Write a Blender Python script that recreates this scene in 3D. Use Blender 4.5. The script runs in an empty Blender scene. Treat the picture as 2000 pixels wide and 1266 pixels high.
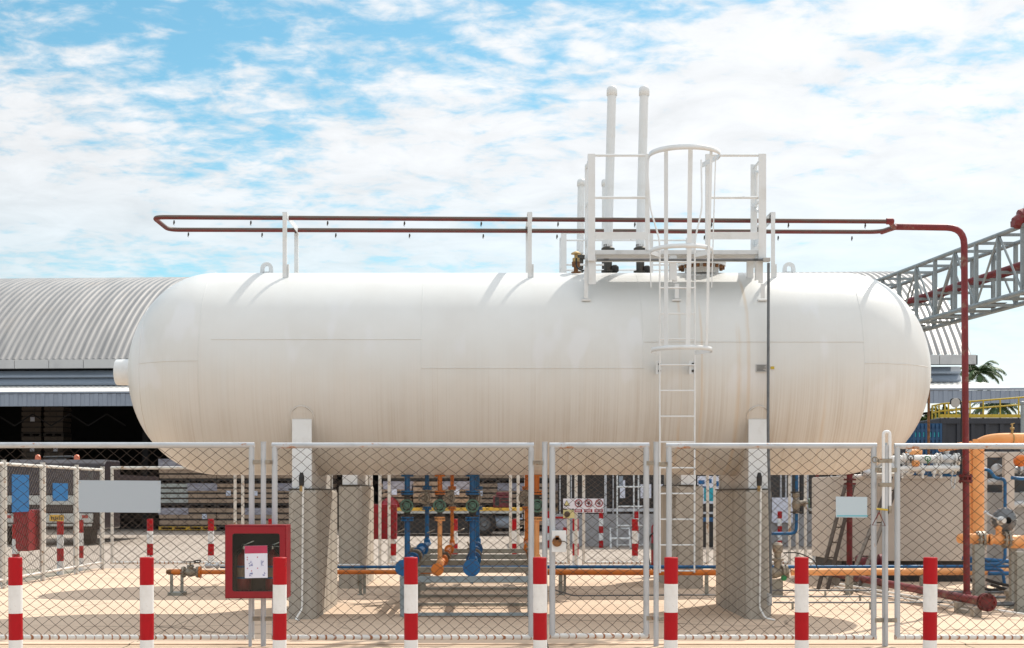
import bpy, math, random
from mathutils import Vector, Matrix
random.seed(7)
PI = math.pi
sc = bpy.context.scene
COL = sc.collection
F, CX, HY, CAMZ = 2800.0, 963.0, 964.0, 1.52

def P(px, py, Y):            # a photo pixel at a known distance -> a point of the place
    return Vector(((px-CX)/F*Y, Y, CAMZ+(HY-py)/F*Y))
def X(px, Y): return (px-CX)/F*Y
def Z(py, Y): return CAMZ+(HY-py)/F*Y

# ---------------------------------------------------------------- materials
def lin(c):
    def f(v):
        v /= 255.0
        return v/12.92 if v <= .04045 else ((v+.055)/1.055)**2.4
    return (f(c[0]), f(c[1]), f(c[2]), 1)
class NT:
    def __init__(s, m):
        m.use_nodes = True
        s.t = m.node_tree; s.n = s.t.nodes; s.l = s.t.links
    def add(s, kind, **kw):
        n = s.n.new(kind)
        for k, v in kw.items(): setattr(n, k, v)
        return n
    def link(s, a, b): s.l.new(a, b)
    def math(s, op, a, b=None, clamp=False):
        n = s.add('ShaderNodeMath', operation=op, use_clamp=clamp)
        for i, v in enumerate((a, b)):
            if v is None: continue
            if hasattr(v, 'is_linked'): s.link(v, n.inputs[i])
            else: n.inputs[i].default_value = v
        return n.outputs[0]
    def mix(s, fac, a, b):
        n = s.add('ShaderNodeMix', data_type='RGBA')
        for i, v in ((0, fac), (6, a), (7, b)):
            if hasattr(v, 'is_linked'): s.link(v, n.inputs[i])
            else: n.inputs[i].default_value = v
        return n.outputs[2]
    def noise(s, vec, scale, detail=4, rough=.55):
        n = s.add('ShaderNodeTexNoise')
        n.inputs['Scale'].default_value = scale; n.inputs['Detail'].default_value = detail
        n.inputs['Roughness'].default_value = rough
        if vec is not None: s.link(vec, n.inputs['Vector'])
        return n.outputs['Fac']
    def ramp(s, fac, a, b, lo=0.0, hi=1.0):
        n = s.add('ShaderNodeMapRange', interpolation_type='SMOOTHSTEP')
        s.link(fac, n.inputs[0])
        for i, v in ((1, a), (2, b), (3, lo), (4, hi)): n.inputs[i].default_value = v
        return n.outputs[0]
    def scale(s, vec, v):
        n = s.add('ShaderNodeMapping'); s.link(vec, n.inputs[0]); n.inputs['Scale'].default_value = v
        return n.outputs[0]

MATS = {}
def mat(name, c, c2=None, rough=.5, metal=0.0, scale=6.0, amount=(.45, .75), bump=0.0, bscale=None, stretch=(1, 1, 1),
        rust=None, rustcut=(.62, .72), rustscale=5.0, spec=.5):
    """paint, metal, concrete ...: a base colour, a second colour in noisy patches, optional rust or dirt spots, optional bump"""
    m = bpy.data.materials.new(name); t = NT(m); b = t.n['Principled BSDF']
    tc = t.add('ShaderNodeTexCoord').outputs['Object']
    c2 = c2 or tuple(v*.8 for v in c)
    v = t.scale(tc, stretch)
    f = t.ramp(t.noise(v, scale, 6, .62), amount[0], amount[1])
    col = t.mix(f, (*c[:3], 1), (*c2[:3], 1))
    if rust:
        rf = t.ramp(t.noise(v, rustscale, 8, .68), rustcut[0], rustcut[1])
        col = t.mix(rf, col, (*rust[:3], 1))
    t.link(col, b.inputs['Base Color'])
    b.inputs['Roughness'].default_value = rough; b.inputs['Metallic'].default_value = metal
    b.inputs['Specular IOR Level'].default_value = spec
    if bump:
        bn = t.add('ShaderNodeBump'); bn.inputs['Strength'].default_value = bump; bn.inputs['Distance'].default_value = .02
        t.link(t.noise(tc, bscale or scale*6, 5, .6), bn.inputs['Height']); t.link(bn.outputs[0], b.inputs['Normal'])
    MATS[name] = m
    return m

RUST = (.20, .075, .02)
mat('white_paint', (.66, .69, .71), (.58, .59, .58), .38, scale=3, rust=(.42, .27, .13), rustcut=(.70, .80), rustscale=9)
mat('white_fresh', (.70, .72, .73), (.64, .65, .65), .4, scale=8)
mat('galv', (.44, .47, .50), (.36, .38, .40), .42, .25, scale=10, stretch=(1, 1, .4), rust=(.34, .16, .06), rustcut=(.66, .72), rustscale=4)
mat('galv_clean', (.58, .60, .61), (.47, .48, .49), .45, .3, scale=7)
mat('rail_top', (.44, .47, .50), (.36, .38, .40), .42, .2, scale=8, stretch=(.6, 1, 1), rust=(.33, .13, .04), rustcut=(.60, .66), rustscale=4.5)
mat('post_white', (.56, .55, .52), (.44, .41, .37), .5, scale=9, rust=(.32, .17, .075), rustcut=(.55, .66), rustscale=7)
mat('wire', (.035, .02, .012), (.018, .012, .008), .8, .0, scale=20)
mat('wire_grey', (.15, .115, .09), (.09, .07, .055), .8, .0, scale=20)
mat('red_paint', (.36, .001, .007), (.29, .001, .005), .55, scale=9, spec=.25, rust=(.17, .025, .022), rustcut=(.60, .68), rustscale=10, bump=.06, bscale=40)
mat('red_gloss', (.24, .001, .010), (.20, .001, .008), .38, scale=4, spec=.4)
mat('red_pipe', (.17, .008, .012), (.11, .007, .009), .5, scale=3.5, amount=(.35, .7), rust=(.20, .12, .085), rustcut=(.54, .68), rustscale=4.0)
mat('red_pipe_dusty', (.22, .022, .02), (.14, .02, .016), .6, scale=4, amount=(.35, .7), rust=(.23, .17, .12), rustcut=(.46, .60), rustscale=3.0)
mat('red_flange', (.15, .010, .010), (.07, .008, .007), .6, scale=14, amount=(.35, .65), rust=(.34, .20, .16), rustcut=(.62, .74), rustscale=14)
mat('stripe_white', (.68, .70, .71), (.60, .61, .61), .6, scale=8, rust=(.40, .36, .32), rustcut=(.61, .72), rustscale=10, bump=.06, bscale=40)
mat('blue_pipe', (.0, .11, .29), (.0, .07, .20), .42, scale=6, amount=(.35, .75), rust=(.012, .05, .11), rustcut=(.66, .78), rustscale=12)
mat('blue_sign', (.0, .105, .29), (.0, .085, .25), .5, scale=5)
mat('orange_pipe', (.60, .17, .015), (.47, .115, .01), .45, scale=5, amount=(.35, .75), rust=(.33, .12, .03), rustcut=(.66, .8), rustscale=8)
mat('orange_light', (.82, .39, .15), (.74, .31, .10), .5, scale=4, amount=(.4, .75), rust=(.52, .22, .07), rustcut=(.66, .8), rustscale=7)
mat('valve_body', (.30, .27, .22), (.16, .13, .10), .55, .35, scale=16, rust=RUST, rustcut=(.58, .7), rustscale=14)
mat('valve_dark', (.05, .05, .045), (.10, .07, .05), .6, .3, scale=16, rust=RUST, rustcut=(.6, .72), rustscale=18)
mat('valve_green', (.10, .19, .14), (.06, .11, .08), .5, .1, scale=14)
mat('green_bright', (.01, .20, .06), (.01, .13, .04), .5)
mat('brass', (.42, .29, .12), (.26, .17, .07), .45, .6, scale=14)
mat('rusty', (.22, .095, .03), (.10, .045, .02), .8, scale=18, amount=(.35, .65), rust=(.45, .22, .06), rustcut=(.6, .7), rustscale=24, bump=.4, bscale=60)
mat('rack_grey', (.29, .29, .255), (.20, .20, .17), .55, .1, scale=5, rust=(.20, .13, .08), rustcut=(.64, .74), rustscale=9)
mat('rack_blue', (.26, .31, .33), (.20, .235, .25), .55, .1, scale=5, rust=(.22, .15, .10), rustcut=(.66, .76), rustscale=9)
mat('truss_grey', (.25, .29, .305), (.18, .205, .215), .45, .2, scale=4, rust=(.25, .17, .11), rustcut=(.66, .78), rustscale=7)
mat('concrete_pier', (.43, .39, .335), (.33, .30, .255), .9, scale=3.5, amount=(.35, .7), rust=(.22, .185, .145), rustcut=(.54, .70), rustscale=3.2, bump=.5, bscale=22, stretch=(2.2, 2.2, .22))
mat('dark_grey', (.055, .06, .065), (.035, .038, .04), .55, scale=5)
mat('black', (.012, .012, .013), (.02, .02, .02), .6, scale=6)
mat('rubber', (.018, .018, .018), (.03, .028, .026), .85, scale=12)
mat('conduit_grey', (.13, .14, .15), (.09, .095, .10), .45, .3, scale=9)
mat('steel', (.55, .55, .54), (.40, .40, .39), .3, .8, scale=12)
mat('sign_grey', (.36, .42, .48), (.345, .405, .465), .5, scale=2)
mat('sign_pale', (.43, .53, .60), (.41, .51, .58), .5, scale=2)
mat('cyan', (.06, .42, .52), None, .5)
mat('yellow', (.50, .36, .03), (.40, .27, .025), .5, scale=7)
mat('pale_yellow', (.62, .58, .30), None, .6)
mat('beige_panel', (.54, .485, .43), (.48, .43, .38), .55, scale=1.5, amount=(.35, .75), rust=(.30, .23, .17), rustcut=(.72, .8), rustscale=9)
mat('grey_panel', (.42, .42, .41), (.34, .34, .33), .55, scale=2)
mat('wall_grey', (.33, .33, .34), (.26, .26, .27), .85, scale=3, bump=.2)
mat('glass_dark', (.012, .013, .017), (.018, .02, .025), .12, scale=2)
mat('frame_white', (.5, .52, .56), (.42, .44, .47), .5, scale=5)
mat('fascia', (.46, .46, .46), (.38, .38, .39), .6, .1, scale=1.2)
mat('louvre', (.27, .32, .39), (.21, .25, .31), .5, .2, scale=.7, stretch=(.4, 1, 3))
mat('canopy_blue', (.27, .31, .38), (.21, .24, .30), .5, .2, scale=1.0)
mat('canopy_top', (.70, .69, .66), (.62, .60, .56), .45, .2, scale=1.0)
mat('interior_dark', (.012, .012, .014), (.018, .017, .017), .9, scale=1)  # near black: the shade inside the warehouse is put into the colour
mat('carton', (.42, .30, .215), (.31, .22, .155), .8, scale=3, amount=(.35, .7), stretch=(1, 1, 3), rust=(.42, .36, .33), rustcut=(.62, .68), rustscale=2.2)
mat('carton_dim', (.10, .08, .065), (.10, .08, .065), .8, scale=3, amount=(.35, .7), stretch=(1, 1, 3))  # carton darkened, the shade deep in the warehouse put into its colour
mat('carton_grey', (.48, .50, .47), (.36, .38, .36), .7, scale=5, amount=(.35, .7))
mat('wrap', (.40, .39, .44), (.22, .21, .26), .25, scale=2.5, amount=(.35, .7), stretch=(1, 1, 4))
mat('pallet', (.045, .04, .038), (.07, .055, .04), .8, scale=4)
mat('pallet_yellow', (.60, .36, .03), (.5, .28, .03), .6)
mat('paper', (.66, .69, .80), (.60, .63, .74), .7)
mat('paper_mark', (.10, .13, .35), None, .7)
mat('paper_pink', (.40, .03, .085), (.46, .04, .10), .6, scale=4)
mat('truck_dark', (.022, .016, .02), (.035, .027, .03), .25, scale=1.5)
mat('truck_white', (.48, .49, .47), (.36, .36, .34), .5, scale=4)
mat('lamp_orange', (.75, .20, .10), None, .3)
mat('lamp_red', (.40, .05, .04), None, .3)
mat('plate_orange', (.66, .38, .04), None, .5)
mat('maroon', (.13, .012, .02), (.18, .014, .025), .5, scale=3)
mat('crate_blue', (.003, .06, .16), (.002, .035, .10), .45, scale=4)
mat('teal', (.02, .33, .42), (.015, .27, .36), .6, scale=4)
mat('bulk_dark', (.025, .028, .038), (.045, .048, .06), .6, scale=1.2, stretch=(1, 1, .3))
mat('leaf', (.075, .13, .045), (.04, .085, .03), .6, scale=3, amount=(.3, .7))
mat('leaf_light', (.13, .20, .06), (.08, .14, .04), .6, scale=3, amount=(.3, .7))
mat('bark', (.16, .12, .09), (.10, .08, .06), .9, scale=6, bump=.4)
mat('stair_brown', (.06, .042, .03), (.04, .028, .02), .7, scale=8)
mat('white_pipe', (.76, .75, .72), (.64, .63, .60), .4, .1, scale=10, rust=(.34, .22, .13), rustcut=(.66, .76), rustscale=12)

def dusty_pipe_mat():      # red pipe with a coat of settled dust on its upper half
    m = bpy.data.materials.new('dusty_pipe'); t = NT(m); b = t.n['Principled BSDF']
    tc = t.add('ShaderNodeTexCoord'); s = t.add('ShaderNodeSeparateXYZ'); g = t.add('ShaderNodeNewGeometry'); t.link(g.outputs['Normal'], s.inputs[0])
    n = t.noise(tc.outputs['Object'], 3.5, 6, .65)
    f = t.ramp(t.math('ADD', s.outputs[2], t.math('MULTIPLY', n, 1.6)), .45, .95)
    c = t.mix(t.ramp(n, .4, .65), (.13, .018, .016, 1), (.08, .016, .013, 1)); c = t.mix(f, c, (.105, .078, .062, 1))
    t.link(c, b.inputs['Base Color']); b.inputs['Roughness'].default_value = .6; MATS['red_pipe_dusty'] = m
dusty_pipe_mat()
def rusty_band_mat():        # bottom rails: a run of rust under every knot of the wire
    m = bpy.data.materials.new('rail_rust_bands'); t = NT(m); b = t.n['Principled BSDF']
    tc = t.add('ShaderNodeTexCoord').outputs['Object']
    sx = t.add('ShaderNodeSeparateXYZ'); t.link(tc, sx.inputs[0])
    x = t.math('ADD', sx.outputs[0], sx.outputs[1])
    n1 = t.noise(t.scale(tc, (1.0, 1.0, 0)), 6, 3)
    w = t.math('ADD', t.math('MULTIPLY', x, 11.3), t.math('MULTIPLY', n1, 1.1))
    fr = t.math('ABSOLUTE', t.math('SUBTRACT', t.math('FRACT', w), .5))
    n2 = t.noise(tc, 1.6, 4, .6)
    wid = t.ramp(n2, .36, .64, .03, .13)
    d = t.math('SUBTRACT', wid, fr)
    f = t.ramp(d, -.05, .05)
    n3 = t.noise(tc, 22, 5, .65)
    f2 = t.math('MULTIPLY', f, t.ramp(n3, .28, .5))
    pat = t.ramp(t.noise(tc, 7, 6, .66), .6, .7)
    col = t.mix(pat, (.60, .60, .58, 1), (.45, .36, .28, 1))
    col = t.mix(f2, col, (.25, .085, .018, 1))
    t.link(col, b.inputs['Base Color']); b.inputs['Roughness'].default_value = .55
    MATS['rail_rust'] = m
rusty_band_mat()

def tank_mat():
    m = bpy.data.materials.new('tank_paint'); t = NT(m); b = t.n['Principled BSDF']
    tc = t.add('ShaderNodeTexCoord').outputs['Object']
    sx = t.add('ShaderNodeSeparateXYZ'); t.link(tc, sx.inputs[0])
    x, y, z = sx.outputs
    # runs of dirt following the fall of water: thin in X, long in Z
    s1 = t.noise(t.scale(tc, (34, .12, .14)), 1.0, 5, .62)
    s2 = t.noise(t.scale(tc, (7, .4, .35)), 1.0, 4, .55)
    s3 = t.noise(t.scale(tc, (75, .2, .25)), 1.0, 4, .6)
    st = t.math('ADD', t.math('MULTIPLY', s1, .5), t.math('ADD', t.math('MULTIPLY', s2, .3), t.math('MULTIPLY', s3, .3)))
    streak = t.math('MULTIPLY', t.ramp(st, .48, .70), t.ramp(t.noise(t.scale(tc, (3.0, .6, 1.6)), 1.0, 4, .6), .30, .62, .35, 1.0))
    right = t.ramp(x, -3.0, 2.5, .55, 1.0)
    streak = t.math('MULTIPLY', streak, right)
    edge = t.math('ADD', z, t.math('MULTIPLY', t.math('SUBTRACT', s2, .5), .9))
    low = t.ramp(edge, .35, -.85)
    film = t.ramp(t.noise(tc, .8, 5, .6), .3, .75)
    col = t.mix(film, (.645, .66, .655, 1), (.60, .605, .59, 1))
    col = t.mix(t.math("MULTIPLY", low, .26), col, (.60, .495, .39, 1))  # tan towards the belly: dirt, plus warm ground bounce put into the colour
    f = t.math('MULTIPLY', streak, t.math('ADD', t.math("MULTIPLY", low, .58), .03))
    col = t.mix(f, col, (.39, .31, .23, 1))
    # faded ghosts of old painted marks
    g = t.noise(t.scale(tc, (2.4, .5, 1.2)), 1.0, 2, .4)
    gm = t.math('MULTIPLY', t.ramp(g, .60, .68), t.ramp(t.math('ABSOLUTE', t.math('SUBTRACT', z, .25)), .7, .4))
    col = t.mix(t.math('MULTIPLY', gm, .35), col, (.70, .72, .76, 1))
    # one rusty run below the manhole
    for x0, w0, z1 in ((2.62, .035, 1.25), (2.50, .05, .6), (2.06, .03, .9), (1.80, .03, 1.0), (3.55, .04, .2)):
        dx = t.math('ABSOLUTE', t.math('SUBTRACT', t.math('ADD', x, t.math('MULTIPLY', t.noise(t.scale(tc, (.2, .2, 2.2)), 1.0, 3), .05)), x0+.025))
        rm = t.math('MULTIPLY', t.ramp(dx, w0, 0.0), t.ramp(t.noise(t.scale(tc, (16, .4, .9)), 1.0, 4), .3, .65))
        rm = t.math('MULTIPLY', rm, t.ramp(z, z1, z1-.3))
        col = t.mix(t.math('MULTIPLY', rm, .42), col, (.55, .38, .20, 1))
    t.link(col, b.inputs['Base Color'])
    b.inputs['Roughness'].default_value = .36; b.inputs['Specular IOR Level'].default_value = .45
    bn = t.add('ShaderNodeBump'); bn.inputs['Strength'].default_value = .09; bn.inputs['Distance'].default_value = .03
    t.link(t.noise(tc, 1.7, 3, .5), bn.inputs['Height']); t.link(bn.outputs[0], b.inputs['Normal'])
    MATS['tank'] = m
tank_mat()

def ground_mat(name, a, b2, dirt, joint=None, speck=.0):
    m = bpy.data.materials.new(name); t = NT(m); b = t.n['Principled BSDF']
    tc = t.add('ShaderNodeTexCoord').outputs['Object']
    n1 = t.noise(tc, .35, 6, .6); n2 = t.noise(tc, 2.6, 8, .7); n3 = t.noise(t.scale(tc, (.8, 2.0, 1)), 1.3, 6, .65); n4 = t.noise(tc, 60, 4, .7)
    col = t.mix(t.ramp(n1, .35, .68), (*a, 1), (*b2, 1))
    col = t.mix(t.math('MULTIPLY', t.ramp(n3, .54, .74), .6), col, (*dirt, 1))
    col = t.mix(t.math('MULTIPLY', t.ramp(n2, .60, .76), .55), col, (*[v*.8 for v in dirt], 1))
    col = t.mix(t.math('MULTIPLY', t.ramp(n4, .5, .8), .25+speck), col, (*[v*.6 for v in dirt], 1))
    st = t.math('MULTIPLY', t.ramp(t.noise(t.scale(tc, (.5, 1.4, 1)), 1.9, 9, .72), .60, .70), t.ramp(n1, .4, .6))
    col = t.mix(t.math('MULTIPLY', st, .8), col, (*[q*.62 for q in dirt], 1))
    sd = t.noise(t.scale(tc, (1.5, .35, 1)), 3.0, 7, .7)
    col = t.mix(t.math('MULTIPLY', t.ramp(sd, .55, .72), .35), col, (*[min(.8, q*1.12) for q in a], 1))
    # fine cracks
    v = t.add('ShaderNodeTexVoronoi', feature='DISTANCE_TO_EDGE'); v.inputs['Scale'].default_value = .32
    nz = t.add('ShaderNodeTexNoise'); nz.inputs['Scale'].default_value = 1.2; nz.inputs['Detail'].default_value = 5
    t.link(tc, nz.inputs['Vector'])
    mx = t.add('ShaderNodeMix', data_type='VECTOR'); mx.inputs[0].default_value = .3
    t.link(tc, mx.inputs[4]); t.link(nz.outputs['Color'], mx.inputs[5]); t.link(mx.outputs[1], v.inputs['Vector'])
    cr = t.math('MULTIPLY', t.ramp(v.outputs['Distance'], .007, .002), t.ramp(n1, .42, .55))
    col = t.mix(t.math('MULTIPLY', cr, .7), col, (*[q*.35 for q in dirt], 1))
    if joint:
        s = t.add('ShaderNodeSeparateXYZ'); t.link(tc, s.inputs[0])
        for ax, off in ((0, .37), (1, .21)):
            fr = t.math('ABSOLUTE', t.math('SUBTRACT', t.math('FRACT', t.math('ADD', t.math('DIVIDE', s.outputs[ax], joint), off)), .5))
            j = t.ramp(fr, .010/joint, .004/joint)
            col = t.mix(t.math('MULTIPLY', j, .9), col, (.10, .08, .06, 1))
    t.link(col, b.inputs['Base Color']); b.inputs['Roughness'].default_value = .92
    b.inputs['Specular IOR Level'].default_value = .2
    bn = t.add('ShaderNodeBump'); bn.inputs['Strength'].default_value = .25; bn.inputs['Distance'].default_value = .01
    t.link(n4, bn.inputs['Height']); t.link(bn.outputs[0], b.inputs['Normal'])
    MATS[name] = m
ground_mat('pad_concrete', (.61, .475, .36), (.55, .42, .315), (.38, .29, .215), joint=4.2)
ground_mat('road_concrete', (.36, .31, .265), (.31, .265, .225), (.235, .20, .17), joint=6.0)
ground_mat('earth', (.30, .27, .22), (.25, .23, .18), (.18, .17, .12))

def roof_mat():
    m = bpy.data.materials.new('roof_sheet'); t = NT(m); b = t.n['Principled BSDF']
    tc = t.add('ShaderNodeTexCoord').outputs['Object']
    n1 = t.noise(t.scale(tc, (3.3, .25, .25)), 1.0, 3, .5); n2 = t.noise(tc, .5, 6, .65)
    col = t.mix(t.ramp(n1, .35, .65), (.29, .285, .28, 1), (.22, .22, .22, 1))
    col = t.mix(t.math('MULTIPLY', t.ramp(n2, .55, .75), .5), col, (.28, .25, .22, 1))
    t.link(col, b.inputs['Base Color']); b.inputs['Roughness'].default_value = .42; b.inputs['Metallic'].default_value = .35
    MATS['roof_sheet'] = m
roof_mat()

def glass_mat():
    m = bpy.data.materials.new('cabinet_glass'); t = NT(m); b = t.n['Principled BSDF']; out = t.n['Material Output']
    tr = t.add('ShaderNodeBsdfTransparent'); tr.inputs[0].default_value = (.80, .84, .82, 1)
    gl = t.add('ShaderNodeBsdfGlossy'); gl.inputs['Roughness'].default_value = .04
    fr = t.add('ShaderNodeFresnel'); fr.inputs[0].default_value = 1.5
    mx = t.add('ShaderNodeMixShader'); t.link(fr.outputs[0], mx.inputs[0]); t.link(tr.outputs[0], mx.inputs[1]); t.link(gl.outputs[0], mx.inputs[2])
    t.link(mx.outputs[0], out.inputs['Surface']); t.n.remove(b)
    MATS['cabinet_glass'] = m
glass_mat()

# ---------------------------------------------------------------- mesh building
class MB:
    def __init__(s): s.v = []; s.f = []; s.sm = []
    def face(s, idx, smooth=False): s.f.append(tuple(idx)); s.sm.append(smooth)
    def box(s, a, b):            # two opposite corners
        x0, x1 = sorted((a[0], b[0])); y0, y1 = sorted((a[1], b[1])); z0, z1 = sorted((a[2], b[2]))
        i = len(s.v)
        s.v += [(x, y, z) for z in (z0, z1) for y in (y0, y1) for x in (x0, x1)]
        for q in ((0, 2, 3, 1), (4, 5, 7, 6), (0, 1, 5, 4), (2, 6, 7, 3), (0, 4, 6, 2), (1, 3, 7, 5)): s.face([i+k for k in q])
        return s
    def bar(s, p, q, w, h, up=(0, 0, 1)):   # rectangular bar from p to q, w across, h along up
        p, q = Vector(p), Vector(q); d = (q-p).normalized(); u = Vector(up)
        if abs(d.dot(u)) > .98: u = Vector((0, 1, 0))
        r = d.cross(u).normalized(); u = r.cross(d).normalized(); i = len(s.v)
        for c in (p, q):
            for a, b in ((-1, -1), (1, -1), (1, 1), (-1, 1)): s.v.append(tuple(c+r*(a*w/2)+u*(b*h/2)))
        for qd in ((0, 1, 2, 3), (7, 6, 5, 4), (0, 4, 5, 1), (1, 5, 6, 2), (2, 6, 7, 3), (3, 7, 4, 0)): s.face([i+k for k in qd])
        return s
    def tube(s, pts, r, n=12, bend=0.0, cap=True, closed=False, r2=None):
        pts = [Vector(p) for p in pts]
        if bend:
            out = [pts[0]]
            for a, b, c in zip(pts, pts[1:], pts[2:]):
                d1, d2 = (a-b), (c-b); l1, l2 = d1.length, d2.length; d1.normalize(); d2.normalize()
                k = min(bend, l1*.49, l2*.49); A, B = b+d1*k, b+d2*k
                for j in range(7):
                    t = j/6; out.append(A*(1-t)**2+b*2*t*(1-t)+B*t*t)
            out.append(pts[-1]); pts = out
        m = len(pts); tg = []
        for k in range(m):
            if closed: d = pts[(k+1) % m]-pts[k-1]
            else: d = pts[min(k+1, m-1)]-pts[max(k-1, 0)]
            tg.append(d.normalized())
        u = Vector((0, 0, 1)) if abs(tg[0].z) < .9 else Vector((1, 0, 0))
        u = (u-tg[0]*u.dot(tg[0])).normalized(); base = len(s.v); fr = []
        for k in range(m):
            u = (u-tg[k]*u.dot(tg[k])).normalized(); w = tg[k].cross(u); fr.append((u, w))
            rr = r if r2 is None else r+(r2-r)*k/(m-1)
            for j in range(n):
                a = 2*PI*j/n; s.v.append(tuple(pts[k]+u*math.cos(a)*rr+w*math.sin(a)*rr))
        for k in range(m if closed else m-1):
            for j in range(n):
                a = base+k*n; b = base+((k+1) % m)*n
                s.face((a+j, a+(j+1) % n, b+(j+1) % n, b+j), n > 5)
        if cap and not closed:
            for k, rev in ((0, True), (m-1, False)):
                i = len(s.v); s.v += [s.v[base+k*n+j] for j in range(n)]
                q = [i+j for j in range(n)]; s.face(q[::-1] if rev else q)
        return s
    def lathe(s, o, ax, prof, n=20, smooth=True):     # prof: (radius, distance along the axis)
        o, ax = Vector(o), Vector(ax).normalized()
        u = Vector((0, 0, 1)) if abs(ax.z) < .9 else Vector((1, 0, 0)); u = (u-ax*u.dot(ax)).normalized(); w = ax.cross(u)
        for (r0, h0), (r1, h1) in zip(prof, prof[1:]):
            i = len(s.v)
            for r, h in ((r0, h0), (r1, h1)):
                for j in range(n):
                    a = 2*PI*j/n; s.v.append(tuple(o+ax*h+u*math.cos(a)*r+w*math.sin(a)*r))
            for j in range(n): s.face((i+j, i+(j+1) % n, i+n+(j+1) % n, i+n+j), smooth)
        return s
    def disc(s, o, ax, r, h, n=20): return s.lathe(o, ax, [(0.0001, 0), (r, 0), (r, h), (0.0001, h)], n)
    def sphere(s, o, r, n=12, sz=1.0):
        return s.lathe(o, (0, 0, 1), [(max(.0001, r*math.sin(PI*k/8)), -r*sz*math.cos(PI*k/8)) for k in range(9)], n)
    def torus(s, o, ax, R, r, n=20, k=8):
        o, ax = Vector(o), Vector(ax).normalized()
        u = Vector((0, 0, 1)) if abs(ax.z) < .9 else Vector((1, 0, 0)); u = (u-ax*u.dot(ax)).normalized(); w = ax.cross(u)
        return s.tube([o+u*R*math.cos(2*PI*j/n)+w*R*math.sin(2*PI*j/n) for j in range(n)], r, k, closed=True)
    def prism(s, poly, axis, a, b):    # polygon of 2D points extruded along 'x','y' or 'z' from a to b
        def pt(p, t): return {'x': (t, p[0], p[1]), 'y': (p[0], t, p[1]), 'z': (p[0], p[1], t)}[axis]
        i = len(s.v); n = len(poly)
        s.v += [pt(p, a) for p in poly]+[pt(p, b) for p in poly]
        s.face(range(i+n-1, i-1, -1)); s.face(range(i+n, i+2*n))
        for j in range(n): s.face((i+j, i+(j+1) % n, i+n+(j+1) % n, i+n+j))
        return s
    def build(s, name, m, parent=None, bevel=0.0, fixn=True):
        me = bpy.data.meshes.new(name)
        off = parent_world(parent) if parent else Vector()
        me.from_pydata([tuple(Vector(v)-off) for v in s.v], [], s.f)
        me.polygons.foreach_set('use_smooth', s.sm)
        me.materials.append(MATS[m] if isinstance(m, str) else m)
        me.validate(); me.update()
        if fixn:
            import bmesh
            bm = bmesh.new(); bm.from_mesh(me); bmesh.ops.recalc_face_normals(bm, faces=bm.faces); bm.to_mesh(me); bm.free()
        o = bpy.data.objects.new(name, me); COL.objects.link(o)
        if parent: o.parent = parent
        if bevel:
            md = o.modifiers.new('bevel', 'BEVEL'); md.width = bevel; md.segments = 2; md.limit_method = 'ANGLE'; md.angle_limit = .7
        return o
def parent_world(o):
    v = Vector(o.location); p = o.parent
    while p: v += Vector(p.location); p = p.parent
    return v
def thing(name, label, cat, loc, group=None, kind=None):
    o = bpy.data.objects.new(name, None); COL.objects.link(o); o.location = loc; o.empty_display_size = .1
    o['label'] = label; o['category'] = cat
    if group: o['group'] = group
    return o
def tag(o, label, cat, group=None):
    o['label'] = label; o['category'] = cat
    if group: o['group'] = group
    return o
def struct(o): o['kind'] = 'structure'; return o
def copy_tree(o, parent=None):
    c = o.copy(); COL.objects.link(c)
    if parent: c.parent = parent
    for ch in list(o.children): copy_tree(ch, c)
    return c
CLOUD_OFF1, CLOUD_OFF2, CLOUD_OFF3 = (5.1, 3.3, 0), (5.1, 3.3, 3), (0, 0, 0)
SKY_SAT, SKY_VAL, SKY_HUE, SKY_TINT = 1.15, 1.06, .482, (.84, 1.0, .94, 1)
SUN_E, EXPO = 3.55, 0.44
def slathe(mb, o, ax, prof, n=24):        # lathe with one smooth skin
    o, ax = Vector(o), Vector(ax).normalized()
    u = Vector((0, 0, 1)) if abs(ax.z) < .9 else Vector((1, 0, 0)); u = (u-ax*u.dot(ax)).normalized(); w = ax.cross(u)
    i = len(mb.v)
    for r, h in prof:
        for j in range(n):
            a = 2*PI*j/n; mb.v.append(tuple(o+ax*h+u*math.cos(a)*r+w*math.sin(a)*r))
    for k in range(len(prof)-1):
        for j in range(n):
            a = i+k*n; b = a+n
            mb.face((a+j, a+(j+1) % n, b+(j+1) % n, b+j), True)
    return mb

# ---------------------------------------------------------------- ground, road, pad
def sheet(name, x0, x1, y0, y1, z, m):
    b = MB(); b.v = [(x0, y0, z), (x1, y0, z), (x1, y1, z), (x0, y1, z)]; b.face((0, 1, 2, 3))
    return struct(b.build(name, m))
sheet('ground', -400, 400, -60, 700, -.012, 'earth')
sheet('road', -70, 70, 28.95, 120, -.006, 'road_concrete')
sheet('road.001', -70, 70, -8, 14.62, -.004, 'pad_concrete')
pad = MB(); pad.box((-8.05, 14.62, -.10), (16, 29.05, 0)); struct(pad.build('concrete_pad', 'pad_concrete'))
kb = MB(); kb.box((-70, 14.40, -.08), (70, 14.60, .012)); struct(kb.build('kerb', 'pad_concrete', bevel=.008))

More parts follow.
